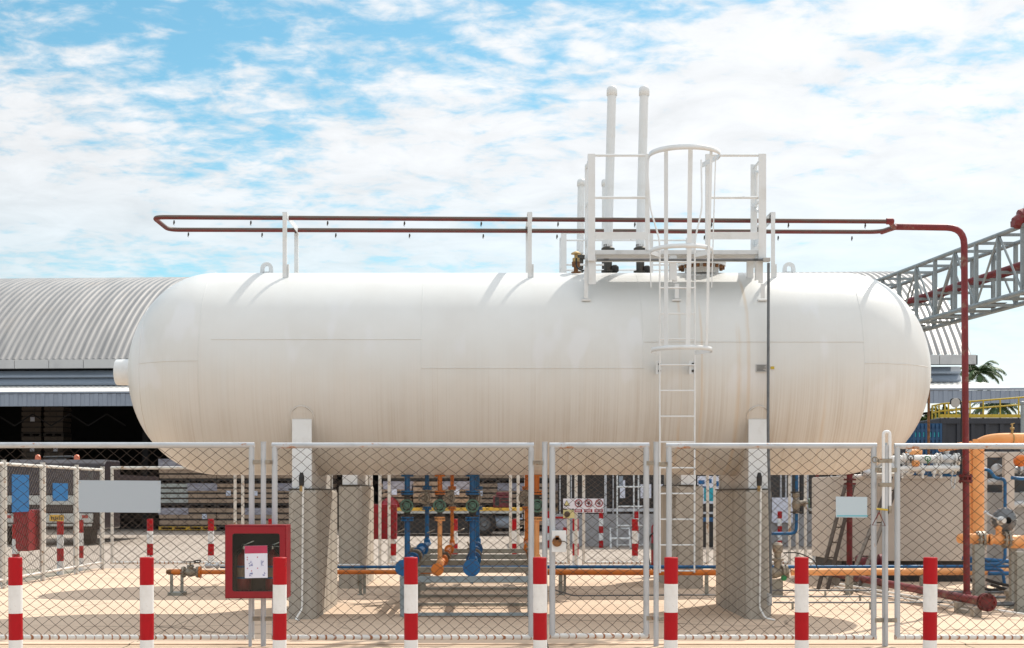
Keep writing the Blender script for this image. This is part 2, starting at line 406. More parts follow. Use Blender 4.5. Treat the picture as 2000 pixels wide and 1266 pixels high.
# ---------------------------------------------------------------- storage tanks
YC, ZC, R = 18.55, 3.06, 1.30
XL, XR = -3.55, 4.47
DL = 1.13
def circle_y(z, yc, zc, r): return math.sqrt(max(0, r*r-(z-zc)**2))
def make_tank(label, yc, zc, xl, xr, saddles, near):
    root = thing('storage_tank', label, 'tank', ((xl+xr)/2, yc, zc), 'horizontal gas storage tanks')
    b = MB(); prof = []
    N = 24
    for k in range(N+1):
        a = PI/2*k/N; prof.append((max(.0005, R*math.sin(a)), xl-DL*math.cos(a)))
    nx = 36
    for k in range(1, nx): prof.append((R, xl+(xr-xl)*k/nx))
    for k in range(N+1):
        a = PI/2*(1-k/N); prof.append((max(.0005, R*math.sin(a)), xr+DL*math.cos(a)))
    slathe(b, (0, yc, zc), (1, 0, 0), prof, 128)
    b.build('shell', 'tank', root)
    # weld seams
    def seam(pts, r=.0075): MB().tube(pts, r, 5, closed=False).build('weld_seam', 'tank', root)
    for x in (xl, xl+(xr-xl)*.335, xl+(xr-xl)*.668, xr):
        seam([(x, yc-(R-.0015)*math.cos(a), zc+(R-.0015)*math.sin(a)) for a in [PI*(-.5+k/40) for k in range(41)]], .005)
    if near:
        for xa, xb, py in ((-3.4, -.86, 663), (-.86, 1.82, 720), (1.82, 4.47, 668)):
            z = Z(py, 17.3); y = yc-math.sqrt(R*R-(z-zc)**2)-.001
            seam([(xa+(xb-xa)*k/8, y, z) for k in range(9)], .0055)
        def dome(sgn, x):
            t = (x-(xr if sgn > 0 else xl))/DL*sgn; t = min(max(t, 0), .999); return R*math.sqrt(1-t*t)
        for sgn, xa, xb, z in ((-1, -3.55, -4.38, 3.12), (1, 4.47, 5.40, 3.09)):
            pts = []
            for k in range(15):
                x = xa+(xb-xa)*k/14; rr = dome(sgn, x)
                pts.append((x, yc-math.sqrt(max(.0001, rr*rr-(z-zc)**2))-.001, z))
            seam(pts, .0055)
        for sgn, xx in ((-1, -4.36),):
            pts = []
            for k in range(21):
                rr = dome(sgn, xx); a = -1.1+2.2*k/20
                pts.append((xx, yc-(rr+.001)*math.cos(a), zc+(rr+.001)*math.sin(a)))
            seam(pts, .0055)
    # saddles: a web under the belly, its white end plate and the pad on the shell
    for xc in saddles:
        w = .107; yf = 1.135; zb = 1.575+(zc-3.06)
        arc = []
        a0 = math.asin((2.41-3.06)/R)
        angs = [a0-(PI+2*a0)*k/24 for k in range(25)]     # from the front round the bottom to the back
        for a in angs: arc.append((yc-(R+.012)*math.cos(a), zc+(R+.012)*math.sin(a)))
        arc[0] = (yc-yf, zc-.65); arc[-1] = (yc+yf, zc-.65)
        m = MB(); n = len(arc)
        for k in range(n-1):
            (ya, za), (yb, zb2) = arc[k], arc[k+1]
            i = len(m.v)
            for xx in (xc-w*.86, xc+w*.86):
                m.v += [(xx, ya, za), (xx, yb, zb2), (xx, yb, zb), (xx, ya, zb)]
            m.face((i, i+1, i+2, i+3)); m.face((i+4, i+7, i+6, i+5)); m.face((i+2, i+6, i+7, i+3)); m.face((i, i+4, i+5, i+1))
        sd = m.build('saddle', 'tank', root)
        for s in (-1, 1): e = MB(); e.box((xc-w-.012, yc+s*yf-.02, zb), (xc+w+.012, yc+s*yf+.012, zc-.64)); e.build('end_plate', 'white_fresh', sd, bevel=.004)
        f = MB(); f.box((xc-w-.05, yc-yf-.07, zb-.014), (xc+w+.05, yc+yf+.07, zb+.006)); f.build('base_plate', 'valve_dark', sd)
        p = MB(); rr = R+.009
        for k in range(30):
            a1 = a0+.16-(PI+2*a0+.32)*k/30; a2 = a0+.16-(PI+2*a0+.32)*(k+1)/30
            def hw(a):
                top = a0+.16-a; bot = a-(-PI-a0-.16); e_ = min(top, bot)*R
                return (w+.03)*math.sqrt(max(0, 1-max(0, 1-e_/.15)**2)) if e_ < .15 else w+.03
            i = len(p.v)
            for a in (a1, a2):
                h = hw(a)
                for s in (-1, 1): p.v.append((xc+s*h, yc-rr*math.cos(a), zc+rr*math.sin(a)))
            p.face((i, i+1, i+3, i+2), True)
        p.build('wear_plate', 'tank', root)
        pts = []
        for k in range(15):
            th = PI*k/14; dx_ = (w+.035)*math.cos(th); a = a0+.03+(.15/R)*math.sin(th); pts.append((xc+dx_, yc-(R+.008)*math.cos(a), zc+(R+.008)*math.sin(a)))
        MB().tube(pts, .008, 6).build('pad_weld', 'tank', root)
    # manhole cover drum on the left head
    if near:
        d = MB(); slathe(d, (xl-DL-.19, yc-.02, Z(727, 18.5)), (1, 0, 0), [(.0001, 0), (.150, 0), (.160, .004), (.166, .014), (.17, .19), (.17, .36)], 32)
        d.build('end_cover', 'white_fresh', root)
    return root
TK = make_tank('long white gas tank with rounded ends filling the middle of the photo', YC, ZC, XL, XR, (X(590, 17.42), X(1480.5, 17.42)), True)
TK2 = make_tank('second white tank hidden behind the long front tank, only its belly showing', 24.1, 3.14, -3.9, 4.2, (X(684, 23.0), X(1344, 23.0)), False)
TK2['group'] = TK['group']

def top_z(x, y, yc=YC, zc=ZC): return zc+math.sqrt(max(0, R*R-(y-yc)**2))
# lifting lugs
for px in (521, 1541):
    xc = X(px, YC); m = MB(); n = 10
    zt = ZC+R-.01; outer = [(-.085, 0)]+[(.08*math.cos(PI-PI*k/n), .085+.075*math.sin(PI-PI*k/n)) for k in range(n+1)]+[(.085, 0)]
    inner = [(-.03, .04)]+[(.03*math.cos(PI-PI*k/n), .085+.03*math.sin(PI-PI*k/n)) for k in range(n+1)]+[(.03, .04)]
    for s0, s1 in ((-.018, .018),):
        for k in range(len(outer)-1):
            a, b, c, d = outer[k], outer[k+1], inner[k+1], inner[k]
            i = len(m.v)
            for yy in (YC+s0, YC+s1): m.v += [(xc+q[0], yy, zt+q[1]) for q in (a, b, c, d)]
            for q in ((0, 1, 2, 3), (7, 6, 5, 4), (0, 4, 5, 1), (3, 2, 6, 7)): m.face([i+t for t in q])
        m.box((xc-.03, YC+s0, zt), (xc+.03, YC+s1, zt+.04))
    m.build('lifting_lug', 'white_paint', TK)
# manhole on top
xm = X(1373, 18.3)
m = MB(); m.lathe((xm, 18.42, ZC+R-.03), (0, 0, 1), [(.215, 0), (.215, .11)], 32); mh = m.build('manhole', 'tank', TK)
m = MB(); m.lathe((xm, 18.42, ZC+R+.075), (0, 0, 1), [(.0001, 0), (.31, 0), (.31, .03), (.0001, .03)], 36); m.lathe((xm, 18.42, ZC+R+.112), (0, 0, 1), [(.0001, 0), (.31, 0), (.31, .03), (.0001, .032)], 36)
m.build('manhole_flange', 'tank', mh)
m = MB()
for k in range(20):
    a = 2*PI*k/20; m.lathe((xm+.275*math.cos(a), 18.42+.275*math.sin(a), ZC+R+.035), (0, 0, 1), [(.0001, 0), (.022, 0), (.022, .15), (.0001, .15)], 6, False)
m.build('flange_bolts', 'rusty', mh)
# name plate, sticker, ladder lug plates
yp = 17.25
m = MB(); m.box((X(1476, yp), yp-.012, Z(727, yp)), (X(1498, yp), yp+.02, Z(712, yp))); npz = m.build('name_plate', 'grey_panel', TK)
m = MB()
for k in range(5):
    z = Z(714.5+2.4*k, yp); m.box((X(1478, yp), yp-.016, z-.003), (X(1478+[17, 15, 18, 12, 16][k], yp), yp-.0115, z+.002))
m.build('plate_print', 'dark_grey', npz)
m = MB(); m.box((X(1505, yp), yp-.012, Z(721, yp)), (X(1512, yp), yp+.02, Z(716, yp))); m.build('yellow_sticker', 'yellow', TK)

# concrete piers
def pier(px0, px1, yf, yb, z1, label):
    x0, x1 = X(px0, yf), X(px1, yf); xc = (x0+x1)/2; t = thing('concrete_pier', label, 'pier', (xc, (yf+yb)/2, 0), 'concrete piers under the tanks')
    m = MB(); ch = .05
    poly = [(x0+ch, yf), (x1-ch, yf), (x1, yf+ch), (x1, yb-ch), (x1-ch, yb), (x0+ch, yb), (x0, yb-ch), (x0, yf+ch)]
    m.prism(poly, 'z', -.02, z1-.03)
    i = len(m.v); sh = .93
    q = [((p[0]-xc)*sh+xc, (p[1]-(yf+yb)/2)*.985+(yf+yb)/2) for p in poly]
    m.v += [(p[0], p[1], z1-.03) for p in poly]+[(p[0], p[1], z1) for p in q]
    for j in range(8): m.face((i+j, i+(j+1) % 8, i+8+(j+1) % 8, i+8+j))
    m.face(range(i+8, i+16))
    m.build('block', 'concrete_pier', t)
    return t
pr1 = pier(563, 617, 17.32, 19.75, 1.562, 'tall concrete pier under the left saddle of the front tank')
pr2 = pier(1458, 1508, 17.32, 19.75, 1.562, 'tall concrete pier with rust run under the right saddle, beside the dark conduit')
pr3 = pier(661, 706, 22.9, 25.3, 1.642, 'grey concrete pier standing behind the left front pier')
pr4 = pier(1313, 1374, 22.9, 25.3, 1.642, 'concrete pier behind the foot of the white ladder')
# rust run down the right pier, thin stain sheet
# ---------------------------------------------------------------- earthing leads on the piers
def earth_lead(px, yf, pyt, pyb, label, px2):
    t = thing('earth_lead', label, 'earth lead', (X(px, yf), yf-.05, 0), 'earthing leads on the piers')
    y = yf-.04
    m = MB(); m.tube([P(px+3, pyt, y), P(px+1, pyb, y), P(px2, pyb+20, y-.16), (X(px2+12, y), y-.2, .012)], .0125, 8, bend=.05); m.build('tube', 'white_pipe', t)
    m = MB(); m.lathe(P(px, pyt-2, y), (0, 0, 1), [(.0001, 0), (.03, 0), (.034, .10), (.024, .14), (.018, .16), (.0001, .16)], 12); m.build('insulator', 'black', t)
    m = MB(); m.lathe(P(px-1, pyt+9, y), (0, 0, 1), [(.02, 0), (.02, .075)], 10); m.build('clamp', 'brass', t)
earth_lead(589, 17.32, 951, 1190, 'white earthing tube with black cap on the left front pier', 577)
earth_lead(1483, 17.32, 951, 1188, 'white earthing tube with black cap on the right front pier', 1495)

# ---------------------------------------------------------------- bollards
def bollard(x, y, label, group, h=1.015, s=.25, lean=0.0):
    t = thing('bollard', label, 'bollard', (x, y, 0), group)
    r = .0625; z = h; k = 0
    while z > .001:
        z0 = max(0, z-s+.010*math.sin(k*2.3+x*5)); m = MB()
        prof = [(r, z0), (r, z)] if k else [(r, z0), (r, z-.006), (r-.006, z), (.0001, z)]
        if k == 0: m.lathe((x, y, 0), (lean, 0, 1), prof, 28)
        else: m.lathe((x, y, 0), (lean, 0, 1), prof, 28)
        m.build('red_band' if k % 2 == 0 else 'white_band', 'red_paint' if k % 2 == 0 else 'stripe_white', t)
        z = z0; k += 1
    return t
FB = [(31, 'front bollard at the left edge of the photo'), (287, 'front bollard below the blank grey board'), (546, 'front bollard overlapping the red extinguisher cabinet'),
      (803, 'front bollard in front of the blue and orange manifold'), (1055, 'front bollard left of the fence gate'), (1310, 'front bollard right of the fence gate, below the ladder'),
      (1566, 'front bollard right of the right pier'), (1816, 'rightmost front bollard, left of the red riser pipe')]
FTOP = [0, 0, 0, 1, 0, 1, 1, 1]
for (px, lb), dy, ln in zip(FB, FTOP, (-.006, -.002, .003, -.003, -.004, .004, -.002, .006)):
    bollard(X(px, 13.0), 13.0, 'red and white striped '+lb, 'striped bollards in front of the fence', 1.52-(124.5-dy*.0)*13/F, .25, ln)
RB = [(293, 29.3, 'above the second front bollard'), (412, 29.3, 'left of the red extinguisher cabinet'), (530, 29.3, 'peeping over the extinguisher cabinet'), (768, 29.3, 'beside the red wall box left of the manifold'),
      (888, 29.3, 'behind the orange manifold pipe'), (1004, 29.3, 'between the rear fence posts under the truck tail'), (1124, 29.3, 'seen through the gate by the lock'), (1240, 29.2, 'seen through the right half of the gate'), (1593, 29.3, 'with worn white paint, right of the right pier')]
for px, y, lb in RB: bollard(X(px, y), y, 'striped bollard behind the rear fence, '+lb, 'striped bollards behind the compound', 1.0+(.0 if px != 1593 else .02), .25)
for yy, lb in ((24.4, 'nearest the red box'), (26.9, 'under the small blue sign'), (28.2, 'at the far corner under the truck bumper')):
    bollard(-8.12, yy, 'striped bollard outside the left side fence, '+lb, 'striped bollards behind the compound', 1.0, .25)
for px, y, lb in ((1174, 40.2, 'by the prohibition sign board'), (1243, 40.2, 'overtopping a nearer bollard'), (1523, 40.2, 'by the pale blue sheet'), (1070, 40.2, 'beside the lock box')):
    bollard(X(px, y), y, 'distant five banded bollard by the grey wall, '+lb, 'striped bollards by the grey building', 1.02, .205)

# ---------------------------------------------------------------- chain link fences
def chain_link(name, parent, O, U, w, z0, z1, m, pitch=(.128, .104), r=.0028, ph=0.0, amp=.006, nrm=None):
    """woven wire in the upright rectangle from O along U; each wire bends at the knots"""
    O, U = Vector(O), Vector(U).normalized(); Nn = Vector((U.y, -U.x, 0)); b = MB(); pw, phh = pitch; sl = phh/pw
    rnd = random.Random(int(ph*1000)+int(w*100))
    fa, fb, fc = rnd.uniform(0, 6), rnd.uniform(0, 6), rnd.uniform(1.2, 2.0)
    def wob(u, z): return (.012*math.sin(u*fc*2+fa+z*3), .012*math.sin(z*5+fb+u*2.3))
    H = z1-z0
    nk = int((w*sl+H)/phh)+2
    for fam in (1, -1):
        for k in range(-1, nk+1):
            c = (k+ph % 1)*phh
            # z = z0 + c + fam*sl*(u) (fam=1: shifted left)
            us = []
            if fam == 1: zf = lambda u: z0+c-w*sl+sl*u
            else: zf = lambda u: z0+c-sl*u
            ua, ub = 0.0, w
            za, zb = zf(ua), zf(ub)
            if zb == za: continue
            lo = (z0-za)/(zb-za)*w; hi = (z1-za)/(zb-za)*w
            if lo > hi: lo, hi = hi, lo
            ua, ub = max(0, lo), min(w, hi)
            if ub-ua < .015: continue
            n = max(1, int(round((ub-ua)/(pw/2)))); pts = []
            for j in range(n+1):
                u = ua+(ub-ua)*j/n; z = zf(u); du, dz = wob(u, z); e = min(1, 8*min(u, w-u), 8*min(z-z0, z1-z)) if 0 < j < n else 0
                zig = .0035*(1 if j % 2 else -1)
                p = O+U*(u+du*e)+Vector((0, 0, z+dz*e+zig*e))+Nn*(amp*(1 if (j+k) % 2 else -1)*fam*.5)
                pts.append(p)
            b.tube(pts, r, 3, cap=False)
    return b.build(name, m, parent, fixn=False)
def fence_panel(O, U, w, z0, z1, label, cat='fence', group=None, r=.028, rails='galv', wire='wire', ph=.3, pitch=(.128, .104), wr=.0028):
    O, U = Vector(O), Vector(U).normalized(); t = thing('chain_link_fence', label, cat, (O.x, O.y, 0), group)
    E = O+U*w; up = Vector((0, 0, 1))
    m = MB(); m.tube([O+up*(z1-r), E+up*(z1-r)], r, 14); m.build('top_rail', 'rail_top' if rails == 'galv' else rails, t)
    m = MB(); m.tube([O+up*(z0+r*.9), E+up*(z0+r*.9)], r*.9, 14); m.build('bottom_rail', 'rail_rust', t)
    for Q, s in ((O, 1), (E, -1)):
        m = MB(); m.tube([Q+U*r*s*.98+up*(z0+r), Q+U*r*s*.98+up*(z1-r)], r*.98, 14); m.build('upright', rails, t)
    chain_link('wire_mesh', t, O+U*(2*r-.01), U, w-4*r+.02, z0+r*1.3, z1-r*1.5, wire, pitch, wr, ph)
    return t
def fence_post(x, y, z1, label, group, r=.027, m='galv'):
    t = thing('fence_post', label, 'fence post', (x, y, 0), group)
    b = MB(); b.tube([(x, y, -.02), (x, y, z1)], r, 14); b.build('tube', m, t)
    b = MB(); b.disc((x, y, z1), (0, 0, 1), r+.003, .008, 14); b.build('cap', m, t)
    return t
YF = 14.3
zt, zb = Z(864.5, YF), Z(1250, YF)
FG = 'chain link panels of the front fence'
panels = [(-130, 497, 'front fence panel at the left, carrying the blank grey board'), (531, 1043, 'front fence panel before the pipe manifold, rusty top rail'),
          (1301, 1712, 'front fence panel before the right pier, with a small pale sign'), (1747, 2290, 'front fence panel at the right edge before the red riser')]
FP = []
for i, (a, b, lb) in enumerate(panels):
    dz = (.012 if i == 0 else 0, 0, -.006, -.012)[i] if i else .004
    FP.append(fence_panel((X(a, YF), YF, 0), (1, 0, 0), X(b, YF)-X(a, YF), zb, zt+dz*.6, 'chain link '+lb, group=FG, ph=.17+.29*i, r=.029))
GATE = fence_panel((X(1073, YF), YF, 0), (1, 0, 0), X(1268, YF)-X(1073, YF), zb+.012, zt, 'narrow chain link gate with a rusty lock box', 'gate', None, .030, ph=.41)
GATE.name = 'chain_link_gate'
PG = 'upright posts of the front fence'
for px, lb in ((514.5, 'behind the red extinguisher cabinet'), (1064, 'left of the gate'), (1281.5, 'right of the gate'), (1728, 'behind the white drop bolt')):
    fence_post(X(px, YF), YF, zt+(.0 if px != 1728 else -.01), 'white front fence post '+lb, PG, .0265)
# hinge straps as parts of their panels
def hinge(parent, pxa, pxb, py):
    b = MB(); xa, xb = X(pxa, YF), X(pxb, YF); z = Z(py, YF)
    b.box((xa, YF-.033, z-.022), (xb, YF-.027, z+.022)); b.lathe(((xa+xb)/2, YF-.036, z), (0, -1, 0), [(.014, 0), (.014, .012), (.0001, .012)], 8, False)
    b.build('hinge_strap', 'valve_body', parent, bevel=.002)
for par, a, b, ys in ((FP[0], 495, 510, (903, 1208)), (FP[1], 519, 533, (903, 1208)), (FP[1], 1041, 1060, (904,)), (GATE, 1262, 1276, (905, 1207)), (FP[2], 1286, 1303, (907, 1209)), (FP[3], 1732, 1750, (918, 1211)), (FP[2], 1708, 1724, (918, 1211))):
    for y in ys: hinge(par, a, b, y)
# lock box on the gate
b = MB(); x0, x1 = X(1077, YF), X(1105, YF)
for a, c in (((x0, YF-.09, Z(1078, YF)), (x1, YF-.084, Z(1036, YF))), ((x0, YF-.084, Z(1038, YF)), (x1, YF-.03, Z(1036, YF))), ((x0, YF-.084, Z(1078, YF)), (x1, YF-.03, Z(1076, YF))), ((x1-.006, YF-.084, Z(1076, YF)), (x1, YF-.03, Z(1038, YF)))): b.box(a, c)
lk = b.build('lock_box', 'white_paint', GATE, bevel=.003)
b = MB(); b.disc((X(1087, YF), YF-.09, Z(1058, YF)), (0, -1, 0), .048, .014, 14); b.box((X(1084, YF), YF-.104, Z(1054, YF)), (X(1091, YF), YF-.091, Z(1046, YF))); b.build('rusty_lock', 'rusty', lk)
b = MB(); b.tube([(X(1090, YF), YF-.105, Z(1056, YF)), (X(1102, YF), YF-.11, Z(1057, YF)), (X(1108, YF), YF-.10, Z(1062, YF))], .0045, 6); b.build('chain', 'valve_dark', lk)
# drop bolt on the double gate
t = thing('drop_bolt', 'white drop bolt with loop handle and dark red triangle pull between two fence panels', 'gate bolt', (X(1732, YF), YF-.06, Z(1000, YF)))
yb_ = YF-.055
b = MB(); b.tube([P(1725.5, 995, yb_), P(1725.5, 843.5, yb_), P(1738, 843.5, yb_), P(1738, 1000, yb_)], .0165, 10, bend=.05); b.build('handle', 'white_fresh', t)
b = MB(); b.tube([P(1731, 1262, yb_), P(1731, 870, yb_)], .019, 10); b.build('rod', 'galv', t)
b = MB()
for py in (900, 947): b.box((X(1716, yb_), yb_-.02, Z(py+4, yb_)), (X(1742, yb_), yb_+.03, Z(py-4, yb_)))
b.build('bracket', 'valve_body', t, bevel=.003)
b = MB(); b.box((X(1735, yb_), yb_-.022, Z(1003, yb_)), (X(1741, yb_), yb_+.02, Z(988, yb_))); b.build('latch_block', 'valve_body', t)
b = MB(); b.tube([P(1712, 994, yb_-.02), P(1734, 996, yb_-.02)], .010, 8); b.build('lever', 'yellow', t)
b = MB(); q = [P(1717, 1001, yb_-.03), P(1704, 1025.5, yb_-.03), P(1729, 1027, yb_-.03)]; b.tube(q+[q[0]], .0055, 6); b.build('triangle_pull', 'red_pipe', t)
b = MB(); b.torus(P(1709, 898, YF-.035), (0, 1, 0), .028, .006); b.build('ring', 'valve_body', t)

# boards on the front fence
def board(name, label, cat, pxa, pxb, pya, pyb, y, m, tilt=0.0, th=.004):
    t = thing(name, label, cat, (X((pxa+pxb)/2, y), y, Z(pyb, y)))
    b = MB(); xa, xb, za, zb_ = X(pxa, y), X(pxb, y), Z(pyb, y), Z(pya, y)
    b.prism([(xa, za), (xb, za-tilt), (xb+tilt*.4, zb_-tilt), (xa, zb_)], 'y', y-th/2, y+th/2)
    p = b.build('plate', m, t)
    return t, p
BD, bp = board('blank_board', 'long blank pale grey board hung on the left front fence panel', 'sign board', 153.5, 313.5, 938, 1000.5, YF-.034, 'sign_grey', .006)
b = MB()
for px, py in ((157, 942), (310, 943), (157, 996), (310, 997)): b.lathe(P(px, py, YF-.036), (0, -1, 0), [(.007, 0), (.006, .004), (.0001, .005)], 8)
b.build('screws', 'steel', BD)
SB, sp = board('small_sign', 'small pale blue sign with a cyan lower edge on the right front fence panel', 'sign board', 1632.5, 1693.5, 970, 1010.5, YF-.034, 'sign_pale', .004)
b = MB(); xa, xb = X(1632.7, YF), X(1693, YF); b.box((xa, YF-.0395, Z(1008.6, YF)), (xb, YF-.0365, Z(1006.8, YF))); b.build('cyan_strip', 'cyan', SB)

# ---------------------------------------------------------------- inner fences of the compound
YR = 28.75; z1r, z0r = Z(911, YR), Z(1102, YR)
RG = 'chain link panels of the rear fence'
for i, (a, c, lb) in enumerate(((216, 462, 'behind the grey board'), (486, 728, 'behind the left front pier'), (757, 1000, 'behind the manifold'), (1024, 1113, 'narrow one left of the sign board'), (1137, 1385, 'behind the gate'), (1407, 1545, 'behind the right front pier'), (1570, 1645, 'short one by the leaning ladders'))):
    fence_panel((X(a, YR), YR, 0), (1, 0, 0), X(c, YR)-X(a, YR), z0r, z1r, 'weathered rear chain link panel, '+lb, group=RG, r=.031, rails='post_white', wire='wire_grey', ph=.11+.23*i, wr=.0023)
for px, lb in ((474, 'left of the extinguisher cabinet'), (742, 'beside the red wall box'), (1012, 'left of the right orange riser'), (1125, 'behind the lock box'), (1396, 'hidden by the right pier'), (1557, 'behind the blue sample pipe')):
    fence_post(X(px, YR), YR, z1r+.04, 'white rear fence post '+lb, 'posts of the rear fence', .031, 'post_white')
XS = -7.82
LG = 'chain link panels of the left side fence'
ys = [20.6, 22.9, 24.9, 26.9, 28.7]
for i, (a, c, lb) in enumerate(zip(ys[:-1], ys[1:], ('nearest one at the left photo edge', 'with the tall blue sign', 'with the small blue sign', 'farthest one by the corner'))):
    fence_panel((XS, a+.06, 0), (0, 1, 0), c-a-.12, .12, 2.02, 'rusty left side chain link panel, '+lb, group=LG, r=.028, rails='post_white', wire='wire_grey', ph=.2+.31*i, wr=.0023)
for y, lb in ((22.9, 'at the left photo edge'), (24.9, 'between the two blue signs'), (26.9, 'right of the small blue sign'), (28.7, 'at the far corner')):
    fence_post(XS, y, 2.05, 'thick white side fence post '+lb, 'posts of the left side fence', .042, 'post_white')
for ya, yb2, z0, z1, lb in ((23.2, 24.05, 1.215, 1.83, 'tall plain blue sign on the left side fence'), (25.35, 26.25, 1.385, 1.705, 'smaller plain blue sign farther along the left side fence')):
    t = thing('blue_sign', lb, 'sign', (XS+.035, (ya+yb2)/2, z0)); b = MB(); b.box((XS+.030, ya, z0), (XS+.036, yb2, z1)); b.build('plate', 'blue_sign', t)
def hose_box(c, size, label):
    t = thing('red_box', label, 'cabinet', (c[0], c[1], c[2])); b = MB()
    b.box((c[0]-size[0]/2, c[1]-size[1]/2, c[2]), (c[0]+size[0]/2, c[1]+size[1]/2, c[2]+size[2])); bd = b.build('body', 'red_gloss', t, bevel=.01)
    b = MB()
    b.box((c[0]-size[0]/2+.04, c[1]-size[1]/2-.012, c[2]+.04), (c[0]+size[0]/2-.04, c[1]-size[1]/2, c[2]+size[2]-.04)); b.build('door', 'red_gloss', t, bevel=.006)
    return t
hose_box((-8.02, 24.75, .54), (.26, .80, .70), 'red hose box hung outside the left side fence')
hose_box((X(749, 29.0), 29.0, Z(1053, 29)), (.54, .22, Z(985, 29)-Z(1053, 29)), 'red hose box behind the rear fence posts left of the manifold')
t = thing('warning_light', 'small round dark lamp on a cream plate beside the prohibition signs', 'lamp', P(1107, 1009, 28.68))
b = MB(); b.box(P(1100, 1012, 28.70), P(1122, 996, 28.68)); b.build('back_plate', 'pale_yellow', t, bevel=.004)
b = MB(); b.lathe(P(1107.5, 1004.5, 28.68), (0, -1, 0), [(.055, 0), (.06, .03), (.035, .05), (.0001, .05)], 16); b.build('lens', 'stair_brown', t)

# prohibition sign board
t = thing('prohibition_board', 'white board with a yellow triangle and three red prohibition circles seen through the gate', 'sign board', P(1140, 1003, 28.66))
ysn = 28.66
b = MB(); b.box(P(1100, 993.5, ysn-.004), P(1179, 974, ysn+.004)); b.box(P(1121, 1001.5, ysn-.004), P(1179, 993.5, ysn+.004)); b.build('plate', 'paper', t)
b = MB()
for px in (1130, 1149.5, 1170): b.torus(P(px, 983, ysn-.008), (0, 1, 0), .069, .009, 28, 6); b.bar(P(px-4.6, 978.4, ysn-.008), P(px+4.6, 987.6, ysn-.008), .008, .016, (0, 1, 0))
b.build('red_circles', 'red_gloss', t)
b = MB()
for px in (1130, 1149.5, 1170):
    b.box(P(px-4, 984.5, ysn-.006), P(px+3, 982.6, ysn-.0045)); b.box(P(px-1, 987.5, ysn-.006), P(px+1, 979.5, ysn-.0048)); b.disc(P(px+2, 980.5, ysn-.0045), (0, -1, 0), .014, .002, 8)
b.build('pictograms', 'dark_grey', t)
b = MB(); b.prism([(X(1101.5, ysn), Z(987.5, ysn)), (X(1112.5, ysn), Z(987.5, ysn)), (X(1107, ysn), Z(977.5, ysn))], 'y', ysn-.012, ysn-.004); tr = b.build('yellow_triangle', 'pale_yellow', t)
b = MB(); q = [P(1101.5, 987.5, ysn-.012), P(1112.5, 987.5, ysn-.012), P(1107, 977.5, ysn-.012)]; b.tube(q+[q[0]], .007, 5); b.build('black_border', 'black', tr)
for a, c in ((1122, 1137), (1141, 1157), (1161, 1177.5)):
    b = MB(); b.box(P(a, 1000.6, ysn-.007), P(c, 994.6, ysn-.0045)); st = b.build('red_strip', 'red_gloss', t)
    b = MB()
    for py in (996.3, 998.4): b.box(P(a+2, py+.5, ysn-.009), P(c-2.5, py-.5, ysn-.0072))
    b.build('white_print', 'paper', st)

# ---------------------------------------------------------------- fire extinguisher cabinet
t = thing('extinguisher_cabinet', 'red fire extinguisher cabinet with a glass door and two extinguishers inside', 'cabinet', (X(497, 14.0), 14.1, Z(1170, 13.9)))
yf, yb2 = 13.93, 14.24
x0, x1, z0, z1 = X(439.5, yf), X(559, yf), Z(1169, yf), Z(1025.5, yf)
w_ = .02
b = MB(); b.box((x0, yb2-.015, z0), (x1, yb2, z1))
for a, c in (((x0, yf, z0), (x0+w_, yb2-.015, z1)), ((x1-w_, yf, z0), (x1, yb2-.015, z1)), ((x0+w_, yf, z1-w_), (x1-w_, yb2-.015, z1)), ((x0+w_, yf, z0), (x1-w_, yb2-.015, z0+w_))): b.box(a, c)
b.build('case', 'red_gloss', t, bevel=.003)
b = MB(); b.box((x0+w_+.002, yb2-.03, z0+w_+.002), (x1-w_-.002, yb2-.017, z1-w_-.002)); b.build('lining', 'black', t)
gx0, gx1, gz0, gz1 = X(454.5, yf), X(547, yf), Z(1155, yf), Z(1042, yf)
b = MB(); k = 6; rr = .02
def rrect(x0, x1, z0, z1, r, n):
    pts = []
    for cx, cz, a0 in ((x1-r, z1-r, 0), (x0+r, z1-r, PI/2), (x0+r, z0+r, PI), (x1-r, z0+r, 1.5*PI)):
        for j in range(n+1): pts.append((cx+r*math.cos(a0+PI/2*j/n), cz+r*math.sin(a0+PI/2*j/n)))
    return pts
ip = rrect(gx0, gx1, gz0, gz1, .022, 5); op = rrect(x0+.012, x1-.008, z0+.012, z1-.018, .004, 5); n = len(ip)
for ya in (0,):
    i = len(b.v); b.v += [(p[0], yf-.022, p[1]) for p in op]+[(p[0], yf-.022, p[1]) for p in ip]+[(p[0], yf-.001, p[1]) for p in op]+[(p[0], yf-.001, p[1]) for p in ip]
    for j in range(n):
        q = (j+1) % n
        b.face((i+j, i+q, i+n+q, i+n+j)); b.face((i+j, i+2*n+j, i+2*n+q, i+q)); b.face((i+n+j, i+n+q, i+3*n+q, i+3*n+j)); b.face((i+2*n+j, i+3*n+j, i+3*n+q, i+2*n+q))
door = b.build('door', 'red_gloss', t)
b = MB(); b.tube([(p[0], yf-.012, p[1]) for p in ip], .006, 6, closed=True); b.build('gasket', 'black', door)
b = MB(); b.v = [(gx0-.004, yf-.01, gz0-.004), (gx1+.004, yf-.01, gz0-.004), (gx1+.004, yf-.01, gz1+.004), (gx0-.004, yf-.01, gz1+.004)]; b.face((0, 1, 2, 3)); b.build('glass', 'cabinet_glass', door)
